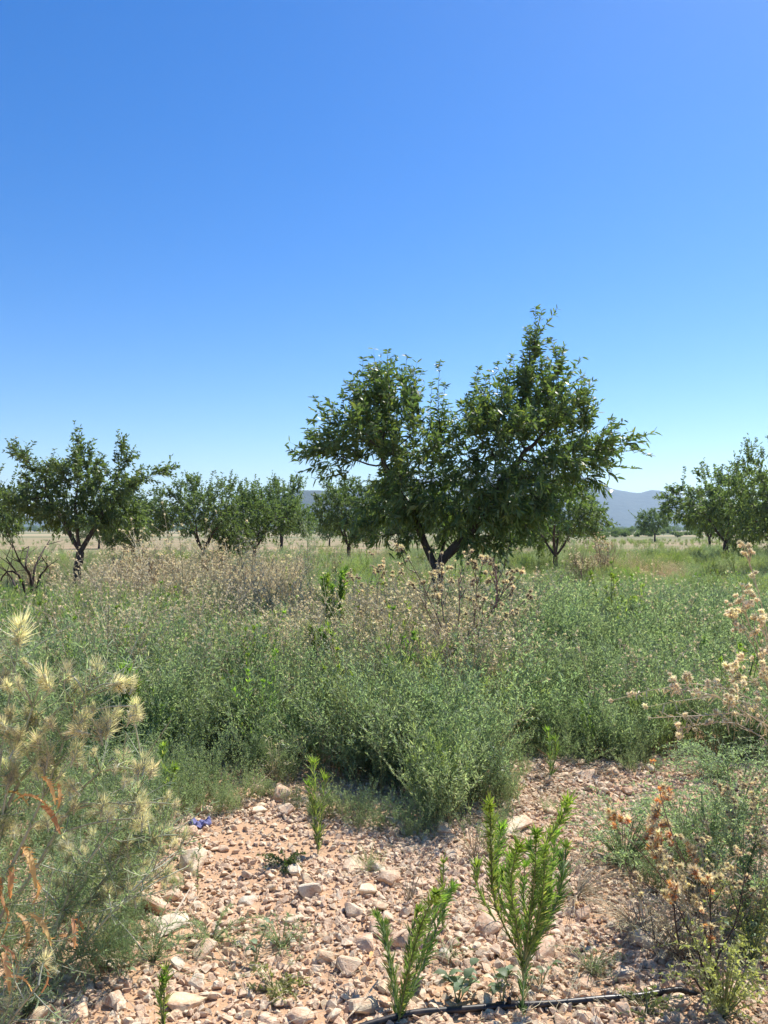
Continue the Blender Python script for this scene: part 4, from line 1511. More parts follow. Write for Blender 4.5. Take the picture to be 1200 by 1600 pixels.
# spindly standing plants
def spindly(px, D, top, wpx, label, mat, leafm, seed, n=9, leafy=60, blL=.03, rad=.004, name='tall_weed'):
    r = rs(seed)
    x = (px - 600) / FPX * D
    g = np.array([x, D, float(terr(x, D))])
    H = CAM_H + (828 - top) * D / FPX
    wd = wpx * D / FPX
    t = thing(name, g, label, 'weed')
    for k in range(n):
        e = np.array([r.uniform(-.5, .5) * wd, r.uniform(-.5, .5) * wd * .6, H * r.uniform(.7, 1)])
        pts = curve_pts([[0, 0, -.02], e * [.25, .25, .45], e], 8)
        B = MB()
        tube(B, pts, np.linspace(rad, rad * .3, 8), 4, 0)
        for b_ in range(7):
            u = r.uniform(.3, .95) * 7
            p0 = pts[int(u)]
            d = nrm(nrm(pts[-1] - pts[0]) * 1.2 + nrm(r.normal(size=3)) * .7)
            l_ = H * r.uniform(.08, .2)
            tube(B, [p0, p0 + d * l_], [rad * .4, rad * .2], 3, 0)
            kk = int(leafy * .35)
            tt = r.uniform(0, 1, (kk, 1))
            leaves(B, p0 + d * l_ * tt, nrm(d + nrm(r.normal(size=(kk, 3)))), blL * r.uniform(.4, 1, kk), blL * .22, 1, .1, 'kite', r)
        kk = leafy
        tt = r.uniform(.1, 1, kk)
        q_ = np.stack([np.interp(tt * 7, np.arange(8), pts[:, a]) for a in range(3)], -1)
        leaves(B, q_, nrm(r.normal(size=(kk, 3)) + [0, 0, .6]), blL * r.uniform(.4, 1, kk), blL * .25, 1, .1, 'kite', r)
        obj('stem', B.mesh('stem', [mat, leafm]), t)
    return t


spindly(485, 12, 803, 34, 'tall spindly grey weed with sparse leaves standing against the left row of trees', M_palest, M_grey, 1, n=11)
spindly(900, 12.5, 838, 42, 'reddish brown withered weed with a dark foot right of the big tree', M_brown, M_brown, 2, n=10, leafy=34)
spindly(80, 9, 905, 14, 'thin brown stalk with tufts right of the black branches', M_brown, M_pink, 3, n=2, leafy=90)
spindly(525, 16, 872, 18, 'small dark brown withered weed in the grass left of the big tree', M_dark, M_brown, 4, n=8, leafy=40)
spindly(415, 8.5, 950, 40, 'fresh green tall weed tuft left of the fleabane stalks', M_stemg, M_green, 5, n=9, leafy=90, blL=.05)
spindly(285, 9.2, 925, 50, 'fresh green upright weed tuft in front of the dry tan patch', M_stemg, M_green, 6, n=10, leafy=90, blL=.05)
spindly(1155, 2.95, 1210, 90, 'upright grey-green weed with thin leaves at the lower right edge', M_stemg, M_grey, 7, n=12, leafy=60, blL=.022, rad=.0025)
spindly(1105, 3.35, 1225, 60, 'upright grey-green weed left of the one at the lower right edge', M_stemg, M_grey, 8, n=9, leafy=50, blL=.02, rad=.0025)
spindly(1075, 6.5, 985, 60, 'fresh green weed tuft right of the sheaf of fleabane', M_stemg, M_green, 9, n=9, leafy=80, blL=.04)
spindly(312, 3.2, 1300, 10, 'single thin dark sprig standing on the gravel left of the rosette', M_brown, M_grey, 10, n=1, leafy=40, blL=.02, rad=.0018)

# dead black branches at the left edge
D = 12
x0 = (45 - 600) / FPX * D
t = thing('dead_shrub', (x0, D, float(terr(x0, D))), 'blackened dead shrub with forked bare branches left of the left tree trunk', 'shrub')
g = np.array([x0, D, 0])
for k, st in enumerate([[(50, 980), (52, 900), (60, 870), (78, 840)], [(50, 980), (50, 905), (32, 875), (22, 852)], [(50, 980), (48, 900), (40, 880), (45, 850)], [(52, 980), (60, 905), (72, 885), (74, 878)], [(50, 980), (35, 905), (15, 888), (0, 905), (-5, 940)],
                        [(50, 980), (25, 915), (18, 900), (8, 886)], [(50, 985), (40, 930), (35, 905), (10, 868)]]):
    B = MB()
    r = rs(k)
    pts = curve_pts([P(*p, D + r.normal() * .15 * i) - g for i, p in enumerate(st)], 10)
    tube(B, pts, np.linspace(.022, .008, 10), 6, 0)
    for b_ in range(6):
        p0 = pts[r.randint(5, 10)]
        d = nrm(nrm(pts[-1] - pts[4]) + nrm(r.normal(size=3)) * .8)
        tube(B, [p0, p0 + d * .18, p0 + d * .3 + r.normal(size=3) * .03], [.007, .005, .002], 4, 0)
    obj('branch', B.mesh('branch', [M_dark]), t)


# --- the yellow spiny thistle at the left
def spiny_head(seed):
    r = rs(seed)
    B = MB()
    n = 150
    z = r.uniform(-.04, .03, n)
    a = r.uniform(0, 6.28, n)
    base = np.stack([.006 * np.cos(a), .006 * np.sin(a), z], -1)
    d = nrm(np.stack([np.cos(a), np.sin(a), np.interp(z, [-.035, .03], [.35, 2.2])], -1) + r.normal(size=(n, 3)) * .15)
    leaves(B, base, d, r.uniform(.022, .066, n), .0021, 0, r.uniform(-.15, .1, n), 'lance', r)
    n = 40
    a = r.uniform(0, 6.28, n)
    base = np.stack([.004 * np.cos(a), .004 * np.sin(a), r.uniform(-.06, .02, n)], -1)
    d = nrm(np.stack([np.cos(a), np.sin(a), r.uniform(-.1, 1, n)], -1))
    leaves(B, base, d, .04 * r.uniform(.5, 1.1, n), .003, 1, 0, 'lance', r)
    tube(B, [[0, 0, -.06], [0, 0, -.03], [0, 0, 0], [0, 0, .02]], [.003, .006, .010, .005], 7, 1)
    return B.mesh('flower_head', [M_yspine, M_palest])


SH = [spiny_head(910 + i) for i in range(4)]


def orange_leaf(seed, L_=.12):
    """dried thistle leaf: arched blade with spiny toothed edges"""
    r = rs(seed)
    B = MB()
    n = 11
    t = np.linspace(0, 1, n)
    mid = np.stack([t * L_, .012 * np.sin(t * 3 + r.uniform(0, 3)), .03 * np.sin(t * 2.4) - .05 * t ** 2], -1)
    wv = .0085 * np.sin(np.clip(t * .9 + .08, 0, 1) * PI) ** .6 * (1 + .35 * (np.arange(n) % 2))
    v = []
    for i in range(n):
        v += [mid[i] + [0, -wv[i], .004], mid[i], mid[i] + [0, wv[i], .004]]
    f = []
    for i in range(n - 1):
        a = i * 3
        f += [[a, a + 1, a + 4, a + 3], [a + 1, a + 2, a + 5, a + 4]]
    B.add(v, f, 0)
    k = 18
    i = r.randint(1, n - 1, k)
    sg = np.where(r.uniform(0, 1, k) < .5, -1, 1)
    pos = mid[i] + np.stack([np.zeros(k), sg * wv[i], np.full(k, .004)], -1)
    leaves(B, pos, np.stack([np.full(k, .8), sg * 1.0, r.uniform(0, .5, k)], -1), .013, .005, 0, 0, 'spine', r)
    return B.mesh('leaf', [M_orange])


OL = [orange_leaf(930 + i) for i in range(4)]


def spiny_thistle(g, D, stems, heads, lv, label, seed, hs=.78, fill=120, more=48):
    r = rs(seed)
    t = thing('spiny_thistle', g, label, 'plant')
    allp = []
    for st in stems:
        dy = r.normal() * .06
        ctrl = [P(*p, D + dy * i) - g for i, p in enumerate(st)]
        pts = curve_pts(ctrl, 12)
        B = MB()
        tube(B, pts, np.linspace(.0065, .0028, 12), 7, 0)
        L_ = np.linalg.norm(np.diff(pts, axis=0), axis=1).sum()
        k = int(L_ * 90)
        tt = r.uniform(0, 11, k)
        q_ = np.stack([np.interp(tt, np.arange(12), pts[:, a]) for a in range(3)], -1)
        leaves(B, q_, nrm(nrm(pts[-1] - pts[0]) * .6 + nrm(r.normal(size=(k, 3)))), .035 * r.uniform(.3, 1.3, k), .0035, 1, .1, 'lance', r)
        obj('stem', B.mesh('stem', [M_palest, M_grey]), t)
        allp.append(pts)
    ap = np.concatenate(allp)
    xs_, ys_ = [h_[0] for h_ in heads], [h_[1] for h_ in heads]
    heads = list(heads) + [(heads[k % len(heads)][0] + r.normal() * 38, heads[k % len(heads)][1] + r.uniform(-20, 90), r.uniform(.4, .9)) for k in range(more)]
    for (px, py, sz) in heads:
        p_ = P(px, py, D + r.normal() * .05) - g
        # twig down to the nearest stem
        low = ap[ap[:, 2] < p_[2] - .03]
        if len(low) == 0:
            low = ap
        j = low[np.argmin(np.linalg.norm(low - p_, axis=1))]
        pts = curve_pts([j, (j + p_) / 2 + np.array([.0, 0, .015]), p_], 6)
        B = MB()
        tube(B, pts, np.linspace(.0035, .002, 6), 5, 0)
        k = 20
        tt = r.uniform(0, 5, k)
        q_ = np.stack([np.interp(tt, np.arange(6), pts[:, a]) for a in range(3)], -1)
        leaves(B, q_, nrm(r.normal(size=(k, 3)) + [0, 0, .5]), .035 * r.uniform(.4, 1.3, k), .003, 1, 0, 'lance', r)
        obj('branch', B.mesh('branch', [M_palest, M_grey]), t)
        for c_ in range(2):
            o = obj('flower_head', SH[r.randint(4)], t)
            o.location = p_ + (np.array([r.normal() * .02, r.normal() * .02, r.uniform(-.03, -.01)]) if c_ else 0)
            align(o, nrm(pts[-1] - pts[-2] + r.normal(size=3) * (.5 if c_ else .15) + np.array([0, 0, .4])))
            s_ = sz * hs * r.uniform(.85, 1.15) * (.7 if c_ else 1)
            o.scale = (s_,) * 3
    # fine side twigs clothed with narrow grey-green leaves
    for c_ in range(fill):
        pts = allp[r.randint(len(allp))]
        i0 = r.randint(2, 12)
        d = nrm(nrm(pts[-1] - pts[0]) * .7 + nrm(r.normal(size=3)) * .9)
        l_ = r.uniform(.08, .24)
        q_ = curve_pts([pts[i0], pts[i0] + d * l_ * .5 + r.normal(size=3) * .01, pts[i0] + d * l_ + np.array([0, 0, .03])], 5)
        B = MB()
        tube(B, q_, np.linspace(.0022, .0009, 5), 4, 0)
        k = 26
        tt = r.uniform(0, 4, k)
        e_ = np.stack([np.interp(tt, np.arange(5), q_[:, a]) for a in range(3)], -1)
        leaves(B, e_, nrm(d * .5 + nrm(r.normal(size=(k, 3)))), .035 * r.uniform(.4, 1.3, k), .0032, 1, 0, 'lance', r)
        obj('twig', B.mesh('twig', [M_palest, M_grey]), t)
    for (px, py, ang, sz) in lv:
        o = obj('leaf', OL[r.randint(4)], t)
        o.location = P(px, py, D - .03 + r.normal() * .04) - g
        # blade runs in the picture's plane direction ang (degrees, 0 = right, -90 = down)
        d = Vector((math.cos(R(ang)), r.normal() * .35, math.sin(R(ang))))
        o.rotation_euler = d.to_track_quat('X', 'Z').to_euler()
        o.scale = (sz,) * 3
    return t


D = 2.45
g = P(-75, 1660, D)
g[2] = float(terr(g[0], g[1]))
spiny_thistle(g, D, [[(-75, 1640), (-20, 1430), (30, 1330), (80, 1215), (110, 1130), (150, 1060)], [(-70, 1650), (-10, 1450), (45, 1375), (100, 1280), (150, 1210), (222, 1195)], [(-80, 1640), (-50, 1400), (-10, 1250), (10, 1120), (30, 1000)],
                     [(-60, 1660), (-20, 1480), (0, 1300), (20, 1200), (65, 1065)], [(-70, 1640), (0, 1290), (60, 1180), (75, 1120), (185, 1070)]],
              [(32, 985, 1.3), (152, 1052, 1.1), (185, 1068, 1.1), (70, 1060, 1.1), (50, 1115, 1.1), (130, 1125, 1.1), (170, 1130, 1.2), (192, 1192, 1.0), (226, 1192, 1.0), (18, 1210, 1.0), (75, 1195, 1.0), (118, 1175, .9), (5, 1060, 1.0), (60, 1160, .9), (30, 1150, .8), (0, 1130, .9), (5, 1290, .9)],
              [(62, 1215, -35, .8), (20, 1255, 10, .9), (88, 1225, -70, .6), (60, 1262, -20, 1.0), (30, 1325, -40, 1.1), (15, 1345, -70, .9), (50, 1370, -85, .7), (5, 1370, -100, .8), (20, 1430, -55, 1.0), (40, 1430, -25, 1.0), (0, 1480, -60, 1.1), (110, 1435, -60, .7), (0, 1245, 0, .8), (0, 1410, -80, 1), (110, 1100, -40, .5)],
              'tall spiny thistle at the left edge with yellow bristly heads and orange dried leaves', 21)
D = 2.75
g = P(35, 1590, D)
g[2] = float(terr(g[0], g[1]))
spiny_thistle(g, D, [[(35, 1590), (80, 1470), (125, 1390), (165, 1345), (235, 1310)], [(35, 1590), (60, 1500), (90, 1440), (115, 1380), (150, 1330), (180, 1290)], [(40, 1590), (130, 1420), (180, 1350), (205, 1270), (215, 1240)], [(30, 1590), (60, 1540), (110, 1500), (180, 1420), (240, 1360)]],
              [(215, 1240, .9), (182, 1285, .9), (195, 1312, .9), (130, 1335, .85), (178, 1265, .8), (160, 1400, .7), (240, 1312, .6), (110, 1330, .7)],
              [(90, 1465, -10, .8), (115, 1437, -55, .7), (60, 1470, -150, .7), (170, 1395, -80, .4), (40, 1560, -70, .6)],
              'lower spiny thistle leaning right over the stones at the lower left', 22)
D = 2.2
g = P(-40, 1750, D)
g[2] = float(terr(g[0], g[1]))
spiny_thistle(g, D, [[(-40, 1740), (-20, 1600), (10, 1545), (45, 1510), (75, 1470)], [(-40, 1740), (-10, 1640), (20, 1590), (60, 1540)]], [(20, 1560, .7), (70, 1500, .6)], [(0, 1490, -50, .9), (60, 1500, -80, .8), (5, 1530, -30, .8)],
              'low piece of spiny thistle in the bottom left corner', 23, fill=30, more=0)


# --- broad leaved plants
def broad_leaf_mesh(seed, L_=.05, W_=.03, mat=None):
    r = rs(seed)
    B = MB()
    n = 7
    t = np.linspace(0, 1, n)
    wv = W_ / 2 * np.sin(PI * t ** .8) ** .8
    wv[0] = .001
    mid = np.stack([t * L_, np.zeros(n), .006 * np.sin(t * PI) - .012 * t * t], -1)
    v = []
    for i in range(n):
        v += [mid[i] + [0, -wv[i], .25 * wv[i] + .002 * math.sin(i * 2)], mid[i], mid[i] + [0, wv[i], .25 * wv[i] + .002 * math.cos(i * 2.4)]]
    f = []
    for i in range(n - 1):
        a = i * 3
        f += [[a, a + 1, a + 4, a + 3], [a + 1, a + 2, a + 5, a + 4]]
    B.add(v, f, 0)
    return B.mesh('leaf', [mat or M_broad])


BL = [broad_leaf_mesh(i, .05, .026 + .004 * i) for i in range(3)]
BLY = [broad_leaf_mesh(9, .045, .02, M_straw)]
BLV = [broad_leaf_mesh(11 + i, .06, .05, M_plant) for i in range(2)]


def broad_plant(px, py, wpx, hpx, n, label, seed, lm=BL, stem=M_stemg, D=None, size=1.0, name='broadleaf_weed'):
    r = rs(seed)
    g = G(px, py) if D is None else P(px, py, D)
    g[2] = float(terr(g[0], g[1]))
    sl = np.linalg.norm(g - [0, 0, CAM_H])
    wd, hh = wpx * sl / FPX / 2, hpx * sl / FPX
    t = thing(name, g, label, 'weed')
    nst = max(3, n // 5)
    tips = []
    for k in range(nst):
        a = k * 2.4 + r.uniform(0, .5)
        e = np.array([math.cos(a) * wd * r.uniform(.4, 1), math.sin(a) * wd * r.uniform(.3, .8), hh * r.uniform(.5, 1)])
        B = MB()
        pts = curve_pts([[0, 0, -.01], e * [.4, .4, .6], e], 6)
        tube(B, pts, np.linspace(.0025, .0012, 6), 5, 0)
        obj('stem', B.mesh('stem', [stem]), t)
        tips.append(pts)
    for k in range(n):
        pts = tips[k % nst]
        o = obj('leaf', lm[r.randint(len(lm))] if r.uniform() > .12 or lm is BLV else BLY[0], t)
        p0 = pts[r.randint(2, 6)]
        o.location = p0
        a = r.uniform(0, 6.28)
        d = Vector((math.cos(a), math.sin(a), r.uniform(-.3, .6)))
        o.rotation_euler = d.to_track_quat('X', 'Z').to_euler()
        s_ = size * r.uniform(.6, 1.15)
        o.scale = (s_,) * 3
    return t


broad_plant(715, 1570, 80, 50, 22, 'greyish broad-leaved weed behind the pipe between the two front fleabanes', 1)
broad_plant(785, 1575, 50, 60, 16, 'smaller broad-leaved weed with a pale dry leaf, left of the branching fleabane stem', 2, size=.9)
broad_plant(845, 1545, 40, 40, 7, 'few broad leaves on thin stalks right of the branching fleabane stem', 3, size=.7)
broad_plant(400, 1500, 50, 55, 9, 'thin weed with a few round dark leaves left of centre on the gravel', 4, size=.7)
broad_plant(190, 1535, 60, 35, 12, 'small green leafy seedling among the stones at the lower left', 5, size=.55)
broad_plant(1160, 1500, 90, 60, 14, 'broad-leaved weed half hidden by the yellow-green bush at the right', 6, size=.8)
broad_plant(892, 1040, 60, 62, 34, 'bright vine-like sucker with shiny leaves in the weeds right of the dead thistle', 7, lm=BLV, D=7.6, size=1.0, name='vine_shoot')


# --- the low dark rosette weed, yellow-green bush, straggling stems
def low_mat(px, py, wpx, label, seed, mats, n=260, leafL=.016, leafW=.006, h=.05, sn=22, name='creeping_weed', asp=.6):
    r = rs(seed)
    g = G(px, py)
    sl = np.linalg.norm(g - [0, 0, CAM_H])
    wd = wpx * sl / FPX / 2
    t = thing(name, g, label, 'weed')
    S, F = MB(), MB()
    LP, LD = [], []
    for k in range(sn):
        a = r.uniform(0, 6.28)
        e = np.array([math.cos(a) * wd * r.uniform(.4, 1.05), math.sin(a) * wd * asp * r.uniform(.4, 1.3), h * r.uniform(.2, 1.2)])
        pts = curve_pts([[0, 0, -.005], e * [.5, .5, 1.0], e], 7)
        tube(S, pts, np.linspace(.0018, .0007, 7), 3, 0)
        m_ = n // sn
        tt = r.uniform(.15, 1, m_) * 6
        LP.append(np.stack([np.interp(tt, np.arange(7), pts[:, a2]) for a2 in range(3)], -1))
        LD.append(nrm(nrm(e) * .5 + nrm(r.normal(size=(m_, 3))) + [0, 0, .3]))
    LP, LD = np.concatenate(LP), np.concatenate(LD)
    leaves(F, LP, LD, leafL * r.uniform(.5, 1.2, len(LP)), leafW * r.uniform(.7, 1.2, len(LP)), 0, .1, 'lance', r, flat=.5)
    obj('stems', S.mesh('stems', [mats[0]]), t)['kind'] = 'stuff'
    obj('foliage', F.mesh('foliage', [mats[1]]), t)['kind'] = 'stuff'
    return t


low_mat(448, 1352, 84, 'flat dark green creeping weed on the bare soil below the lone upright fleabane', 1, [M_stemg, M_ros], n=700, h=.05, asp=.9)
low_mat(330, 1470, 170, 'straggling fine grey-green weed spread over the stones left of centre', 2, [M_stemg, M_grey], n=900, h=.08, leafL=.02, leafW=.003)
low_mat(240, 1500, 130, 'fine sprawling green weed behind the lower left stones', 3, [M_stemg, M_grey], n=700, h=.09, leafL=.02, leafW=.003)
low_mat(430, 1548, 110, 'yellowing low weed in the gravel near the bottom centre', 4, [M_straw, M_yellow], n=420, h=.06, leafL=.02, leafW=.006)
low_mat(440, 1480, 120, 'sparse fine green weed above the yellowing one', 5, [M_stemg, M_grey], n=420, h=.08, leafL=.022, leafW=.003)
low_mat(975, 1350, 210, 'grey-green low weed under the orange-tan fluffy heads', 6, [M_stemg, M_grey], n=4200, h=.2, leafL=.018, leafW=.004, sn=120, asp=.9)
low_mat(1150, 1290, 240, 'grey-green weed rising behind the crossing pale stalks at the right', 17, [M_stemg, M_grey], n=4200, h=.3, leafL=.018, leafW=.005, sn=110, asp=.6)
low_mat(1100, 1390, 190, 'spreading grey-green weed behind the dark dead stalks', 7, [M_stemg, M_grey], n=4600, h=.3, leafL=.018, leafW=.0045, sn=120, asp=.8)
low_mat(1130, 1590, 170, 'yellow-green small-leaved bush in the bottom right corner', 8, [M_stemg, M_yellow], n=1500, h=.2, leafL=.016, leafW=.007, sn=60, asp=.7, name='bushy_weed')
low_mat(1175, 1510, 130, 'yellow-green sprigs above the bottom right bush', 9, [M_stemg, M_yellow], n=700, h=.22, leafL=.016, leafW=.007, sn=30, name='bushy_weed')
low_mat(900, 1400, 170, 'straw coloured dry tangle on the gravel right of the tall branching fleabane', 18, [M_straw, M_straw], n=420, h=.07, leafL=.02, leafW=.002, sn=80, asp=.9)
low_mat(1000, 1460, 170, 'straw coloured dry tangle behind the upright triangular stone', 19, [M_straw, M_straw], n=420, h=.09, leafL=.02, leafW=.002, sn=80, asp=.8)
low_mat(1060, 1330, 200, 'dense grey-green scrub behind the orange-tan fluffy heads', 20, [M_stemg, M_grey], n=4600, h=.22, leafL=.02, leafW=.005, sn=130, asp=.8)
low_mat(1180, 1470, 150, 'grey-green scrub at the right edge above the bottom right bush', 21, [M_straw, M_grey], n=3000, h=.24, leafL=.02, leafW=.005, sn=100, asp=.8)
low_mat(1060, 1500, 160, 'dry beige scrub between the pipe end and the dark dead stalks', 22, [M_straw, M_tan], n=900, h=.14, leafL=.016, leafW=.003, sn=90, asp=.8)
low_mat(1120, 1220, 190, 'thin grey-green scrub along the far edge of the gravel at the right', 23, [M_stemg, M_grey], n=2600, h=.18, leafL=.022, leafW=.005, sn=90, asp=.5)
low_mat(925, 1520, 120, 'sparse wispy weed on the gravel above the pipe', 10, [M_straw, M_grey], n=260, h=.08, leafL=.018, leafW=.003)
low_mat(1010, 1585, 100, 'low yellow-green seedlings in front of the pipe', 11, [M_stemg, M_yellow], n=300, h=.04, leafL=.014, leafW=.006)
low_mat(700, 1500, 60, 'tiny grey-green sprig behind the broad-leaved weed', 12, [M_stemg, M_grey], n=120, h=.05, leafL=.018, leafW=.003)
low_mat(40, 1590, 120, 'fine green weed in the bottom left corner below the thistle', 13, [M_stemg, M_grey], n=500, h=.08, leafL=.018, leafW=.004)
low_mat(430, 1225, 60, 'small pale dry plant by the streaked stones at the weed edge', 14, [M_straw, M_tan], n=200, h=.22, leafL=.02, leafW=.004)
low_mat(740, 1345, 70, 'thin straw grass wisps on the gravel right of the trio of stones', 15, [M_straw, M_straw], n=60, h=.14, leafL=.03, leafW=.002)
low_mat(640, 1415, 60, 'thin straw wisps on the gravel above the leaning fleabane', 16, [M_straw, M_straw], n=50, h=.10, leafL=.03, leafW=.002)


def arcs(g, lst, label, seed, mat, rad=.0014, name='trailing_stems'):
    t = thing(name, g, label, 'weed')
    r = rs(seed)
    for st in lst:
        ctrl = []
        for (px, py, hh) in st:
            q_ = G(px, py)
            # raised above the ground there by hh, moved toward the camera along the line of sight
            f_ = hh / CAM_H
            q_ = q_ + (np.array([0, 0, CAM_H]) - q_) * f_
            ctrl.append(q_ - g)
        B = MB()
        pts = curve_pts(ctrl, 14)
        tube(B, pts, np.linspace(rad, rad * .5, 14), 4, 0)
        k = 10
        tt = r.uniform(3, 13, k)
        q_ = np.stack([np.interp(tt, np.arange(14), pts[:, a]) for a in range(3)], -1)
        leaves(B, q_, nrm(r.normal(size=(k, 3)) + [.5, 0, .3]), .02 * r.uniform(.4, 1.2, k), .003, 0, 0, 'lance', r)
        obj('stem', B.mesh('stem', [mat]), t)
    return t


g = G(120, 1480)
arcs(g, [[(120, 1480, .0), (180, 1400, .2), (270, 1480, .12), (380, 1500, .03)], [(120, 1480, .0), (200, 1420, .18), (300, 1440, .15), (390, 1560, .0)], [(120, 1480, 0), (170, 1450, .12), (240, 1490, .08), (310, 1520, .01)],
         [(120, 1480, 0), (160, 1390, .2), (210, 1440, .15), (230, 1500, .03)], [(120, 1480, 0), (220, 1500, .1), (330, 1530, .04)], [(120, 1480, 0), (200, 1385, .22), (280, 1420, .14), (330, 1490, .02)]],
     'thin pale green trailing stems arching right over the stones from the lower left', 3, M_stemg)
g = G(655, 1450)
arcs(g, [[(655, 1450, 0), (640, 1400, .05), (600, 1370, .02)], [(655, 1450, 0), (660, 1380, .08), (650, 1330, .12)], [(655, 1450, 0), (690, 1400, .06), (720, 1340, .1)], [(655, 1450, 0), (620, 1440, .04), (590, 1400, .08)]],
     'thin straw coloured stalks above the leaning fleabane', 4, M_straw, rad=.001)
g = G(1120, 1440)
arcs(g, [[(1120, 1440, 0), (1050, 1380, .12), (980, 1330, .1)], [(1120, 1440, 0), (1160, 1390, .15), (1230, 1340, .2)], [(1120, 1440, 0), (1060, 1420, .08), (980, 1400, .02)], [(1120, 1440, 0), (1090, 1350, .2), (1060, 1280, .25)],
         [(1120, 1440, 0), (1130, 1360, .2), (1180, 1300, .3)], [(1120, 1440, 0), (1040, 1350, .15), (1000, 1290, .2)]],
     'pale green crossing stalks left of the upright grey-green weeds at the right', 5, M_stemg, rad=.0018)

# --- drip pipe
M_pipe, N, L = newmat('black_polythene')
p = N.new('ShaderNodeBsdfPrincipled')
tcn = N.new('ShaderNodeTexCoord')
nz = N.new('ShaderNodeTexNoise')
nz.inputs['Scale'].default_value = 30
nz.inputs['Detail'].default_value = 6
L.new(tcn.outputs['Object'], nz.inputs['Vector'])
mr = N.new('ShaderNodeMapRange')
mr.inputs[1].default_value = .45
mr.inputs[2].default_value = .8
mr.inputs[4].default_value = .6
L.new(nz.outputs[0], mr.inputs[0])
L.new(mixc(N, L, mr.outputs[0], (.012, .012, .013), (.13, .09, .07)), p.inputs['Base Color'])
p.inputs['Roughness'].default_value = .38
o_ = N.new('ShaderNodeOutputMaterial')
L.new(p.outputs[0], o_.inputs['Surface'])
pr = .0105
pipe_px = [(560, 1618), (640, 1600), (720, 1590), (795, 1582), (870, 1577), (940, 1570), (1000, 1563), (1058, 1555), (1078, 1553), (1130, 1549)]
g = G(795, 1582)
pt = thing('drip_pipe', g, 'black plastic irrigation pipe with a coupling, lying along the bottom right', 'pipe')
ctrl = []
for px, py in pipe_px:
    q_ = G(px, py)
    q_[2] = float(terr(q_[0], q_[1])) + (pr * 1.4 if px < 1065 else (.2 * pr if px < 1100 else -.03))
    ctrl.append(q_ - g)
pts = curve_pts(ctrl, 60)
B = MB()
tube(B, pts, pr, 14, 0, cap=True)
obj('tube', B.mesh('tube', [M_pipe]), pt)
dirp = nrm(ctrl[4] - ctrl[3])
c0 = np.array(ctrl[3])
B = MB()
tube(B, [c0 - dirp * .04, c0 - dirp * .038, c0 - dirp * .012, c0 - dirp * .01, c0 + dirp * .01, c0 + dirp * .012, c0 + dirp * .038, c0 + dirp * .04], [pr * 1.05, pr * 1.3, pr * 1.32, pr * 1.12, pr * 1.12, pr * 1.32, pr * 1.3, pr * 1.05], 14, 0, cap=True)
obj('coupling', B.mesh('coupling', [M_pipe]), pt)
B = MB()
tube(B, [c0 + [0, 0, pr * .8], c0 + [0, -.004, pr * 1.9], c0 + [0, -.008, pr * 2.6]], [.006, .009, .006], 10, 0, cap=True)
obj('dripper', B.mesh('dripper', [M_pipe]), pt)
for k, u in enumerate((22, 48)):
    d_ = nrm(pts[u + 1] - pts[u])
    B = MB()
    tube(B, [pts[u] - d_ * .006, pts[u] + d_ * .006], pr * 1.08, 14, 0, cap=True)
    obj('band', B.mesh('band', [M_pipe]), pt)

# --- scrap of blue cloth
M_blue = roughmat('blue_cloth', (.13, .13, .27), (.22, .22, .38), scale=60, bump=.4, dist=.003)
g = G(311, 1289)
n = 22
u, v = np.meshgrid(np.linspace(-1, 1, n), np.linspace(-1, 1, n))
r0 = .048 * (1 + .25 * np.sin(3 * np.arctan2(v, u)) + .12 * np.sin(7 * np.arctan2(v, u)))
X, Y = u * r0, v * r0 * .8
Z = .010 + .011 * np.sin(u * 4 + v * 2) * np.cos(v * 5 - u) + .006 * np.sin(u * 9 + 1) + .006 * np.cos(v * 11 + u * 3)
i = np.arange(n - 1)[:, None] * n + np.arange(n - 1)[None]
B = MB()
B.add(np.stack([X, Y, Z], -1), np.stack([i, i + 1, i + n + 1, i + n], -1).reshape(-1, 4))
cl = obj('cloth_scrap', B.mesh('cloth_scrap', [M_blue]), loc=g + [0, 0, .012])
so = cl.modifiers.new('thickness', 'SOLIDIFY')
so.thickness = .002
tag(cl, 'crumpled scrap of blue cloth on the stones at the left of the bare soil', 'cloth')

# --- fallen orange leaves
for k, (px, py, lab) in enumerate(((895, 1421, 'curled ochre leaf fallen right of the branching fleabane'), (578, 1512, 'curled orange leaf fallen on the gravel left of the leaning fleabane'))):
    g = G(px, py)
    o = obj('fallen_leaf', broad_leaf_mesh(40 + k, .055, .014, M_orange), loc=g + [0, 0, .02])
    o.rotation_euler = (.2, -.1, .4 + k)
    tag(o, lab, 'leaf')

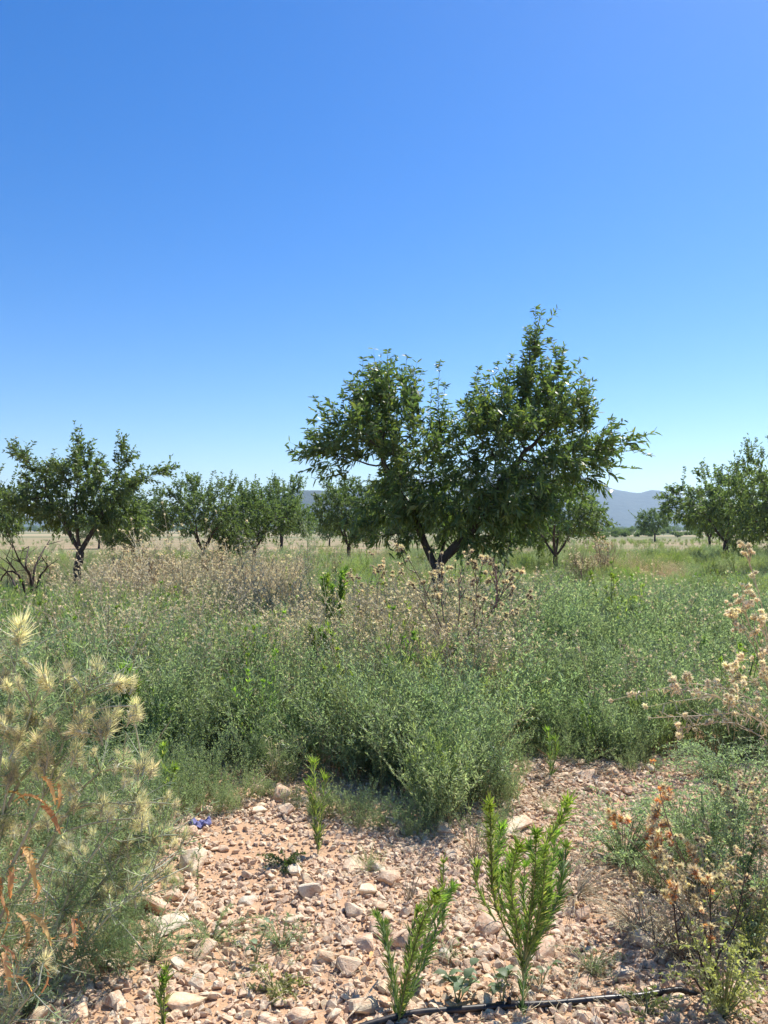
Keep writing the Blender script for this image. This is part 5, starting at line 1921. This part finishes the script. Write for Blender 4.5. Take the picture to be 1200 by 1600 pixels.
# ------------------------------------------------------------------ far woods and hedges on the plain
def far_woods():
    TC = bpy.data.collections.new('far_tree')
    me = []
    for i in range(4):
        r = rs(1200 + i)
        B = MB()
        n = 900
        nb = 14
        c = r.normal(size=(nb, 3)) * [1.3, 1.3, .7] + [0, 0, 2.6]
        d = nrm(r.normal(size=(n, 3)))
        p_ = c[r.randint(nb, size=n)] + d * r.uniform(.5, 1.0, (n, 1))
        leaves(B, p_, nrm(r.normal(size=(n, 3))), .55, .42, 1, 0, 'kite', r)
        tube(B, [[0, 0, 0], [0, 0, 1.2], [.1, 0, 2.6]], [.2, .15, .08], 5, 0)
        me.append(B.mesh('far_tree', [M_bark, M_leaf_far]))
    C_ = proto_coll('far_tree', me)
    r = rs(88)
    P_ = []
    S_ = []
    # dark clumps behind the lone small tree
    for (px, D, n, wd, s_) in ((958, 170, 14, 7, .75), (985, 190, 10, 7, .65), (1035, 210, 14, 9, .6), (1062, 230, 7, 5, .5), (940, 150, 6, 3, .5)):
        x0 = (px - 600) / FPX * D
        for k in range(n):
            P_.append((x0 + r.normal() * wd, D + r.normal() * wd, -.2))
            S_.append(s_ * .55 * r.uniform(.7, 1.2))
    for row in range(16):
        D = 260 * 1.17 ** row
        x0 = r.uniform(-.6, .6) * D
        L_ = D * r.uniform(.25, .8)
        for k in range(int(L_ / 6) if D < 2300 else 120):
            P_.append((x0 + r.uniform(-.5, .5) * L_, D + r.normal() * 12 + .1 * L_ * r.uniform(-1, 1), -.3))
            S_.append(r.uniform(.9, 1.6) * (1 + D / 3000) * (.45 if D < 900 else 1))
    x, y = pts_in(1600, 5, 500, 2600)
    for a, b in zip(x, y):
        P_.append((a * 1.1, b, -.3))
        S_.append(r.uniform(.6, 1.3))
    scatter('distant_woods', C_, 4, np.array(P_), np.array(S_), 9, 'hedges and woods far off on the plain before the hills')


far_woods()

# ------------------------------------------------------------------ haze over the plain
hz, N, L = newmat('haze')
vol = N.new('ShaderNodeVolumePrincipled')
vol.inputs['Color'].default_value = (.58, .76, 1.0, 1)
vol.inputs['Density'].default_value = 0.00014
vol.inputs['Anisotropy'].default_value = 0.35
o_ = N.new('ShaderNodeOutputMaterial')
L.new(vol.outputs[0], o_.inputs['Volume'])
B = MB()
X0, X1, Y0, Y1, Z0, Z1 = -6400, 6400, -6400, 6400, -4, 340
B.add([(x, y, z) for z in (Z0, Z1) for (x, y) in ((X0, Y0), (X1, Y0), (X1, Y1), (X0, Y1))], [[3, 2, 1, 0], [4, 5, 6, 7], [0, 1, 5, 4], [1, 2, 6, 5], [2, 3, 7, 6], [3, 0, 4, 7]], 0, False)
tag(obj('haze', B.mesh('haze', [hz])), kind='stuff')
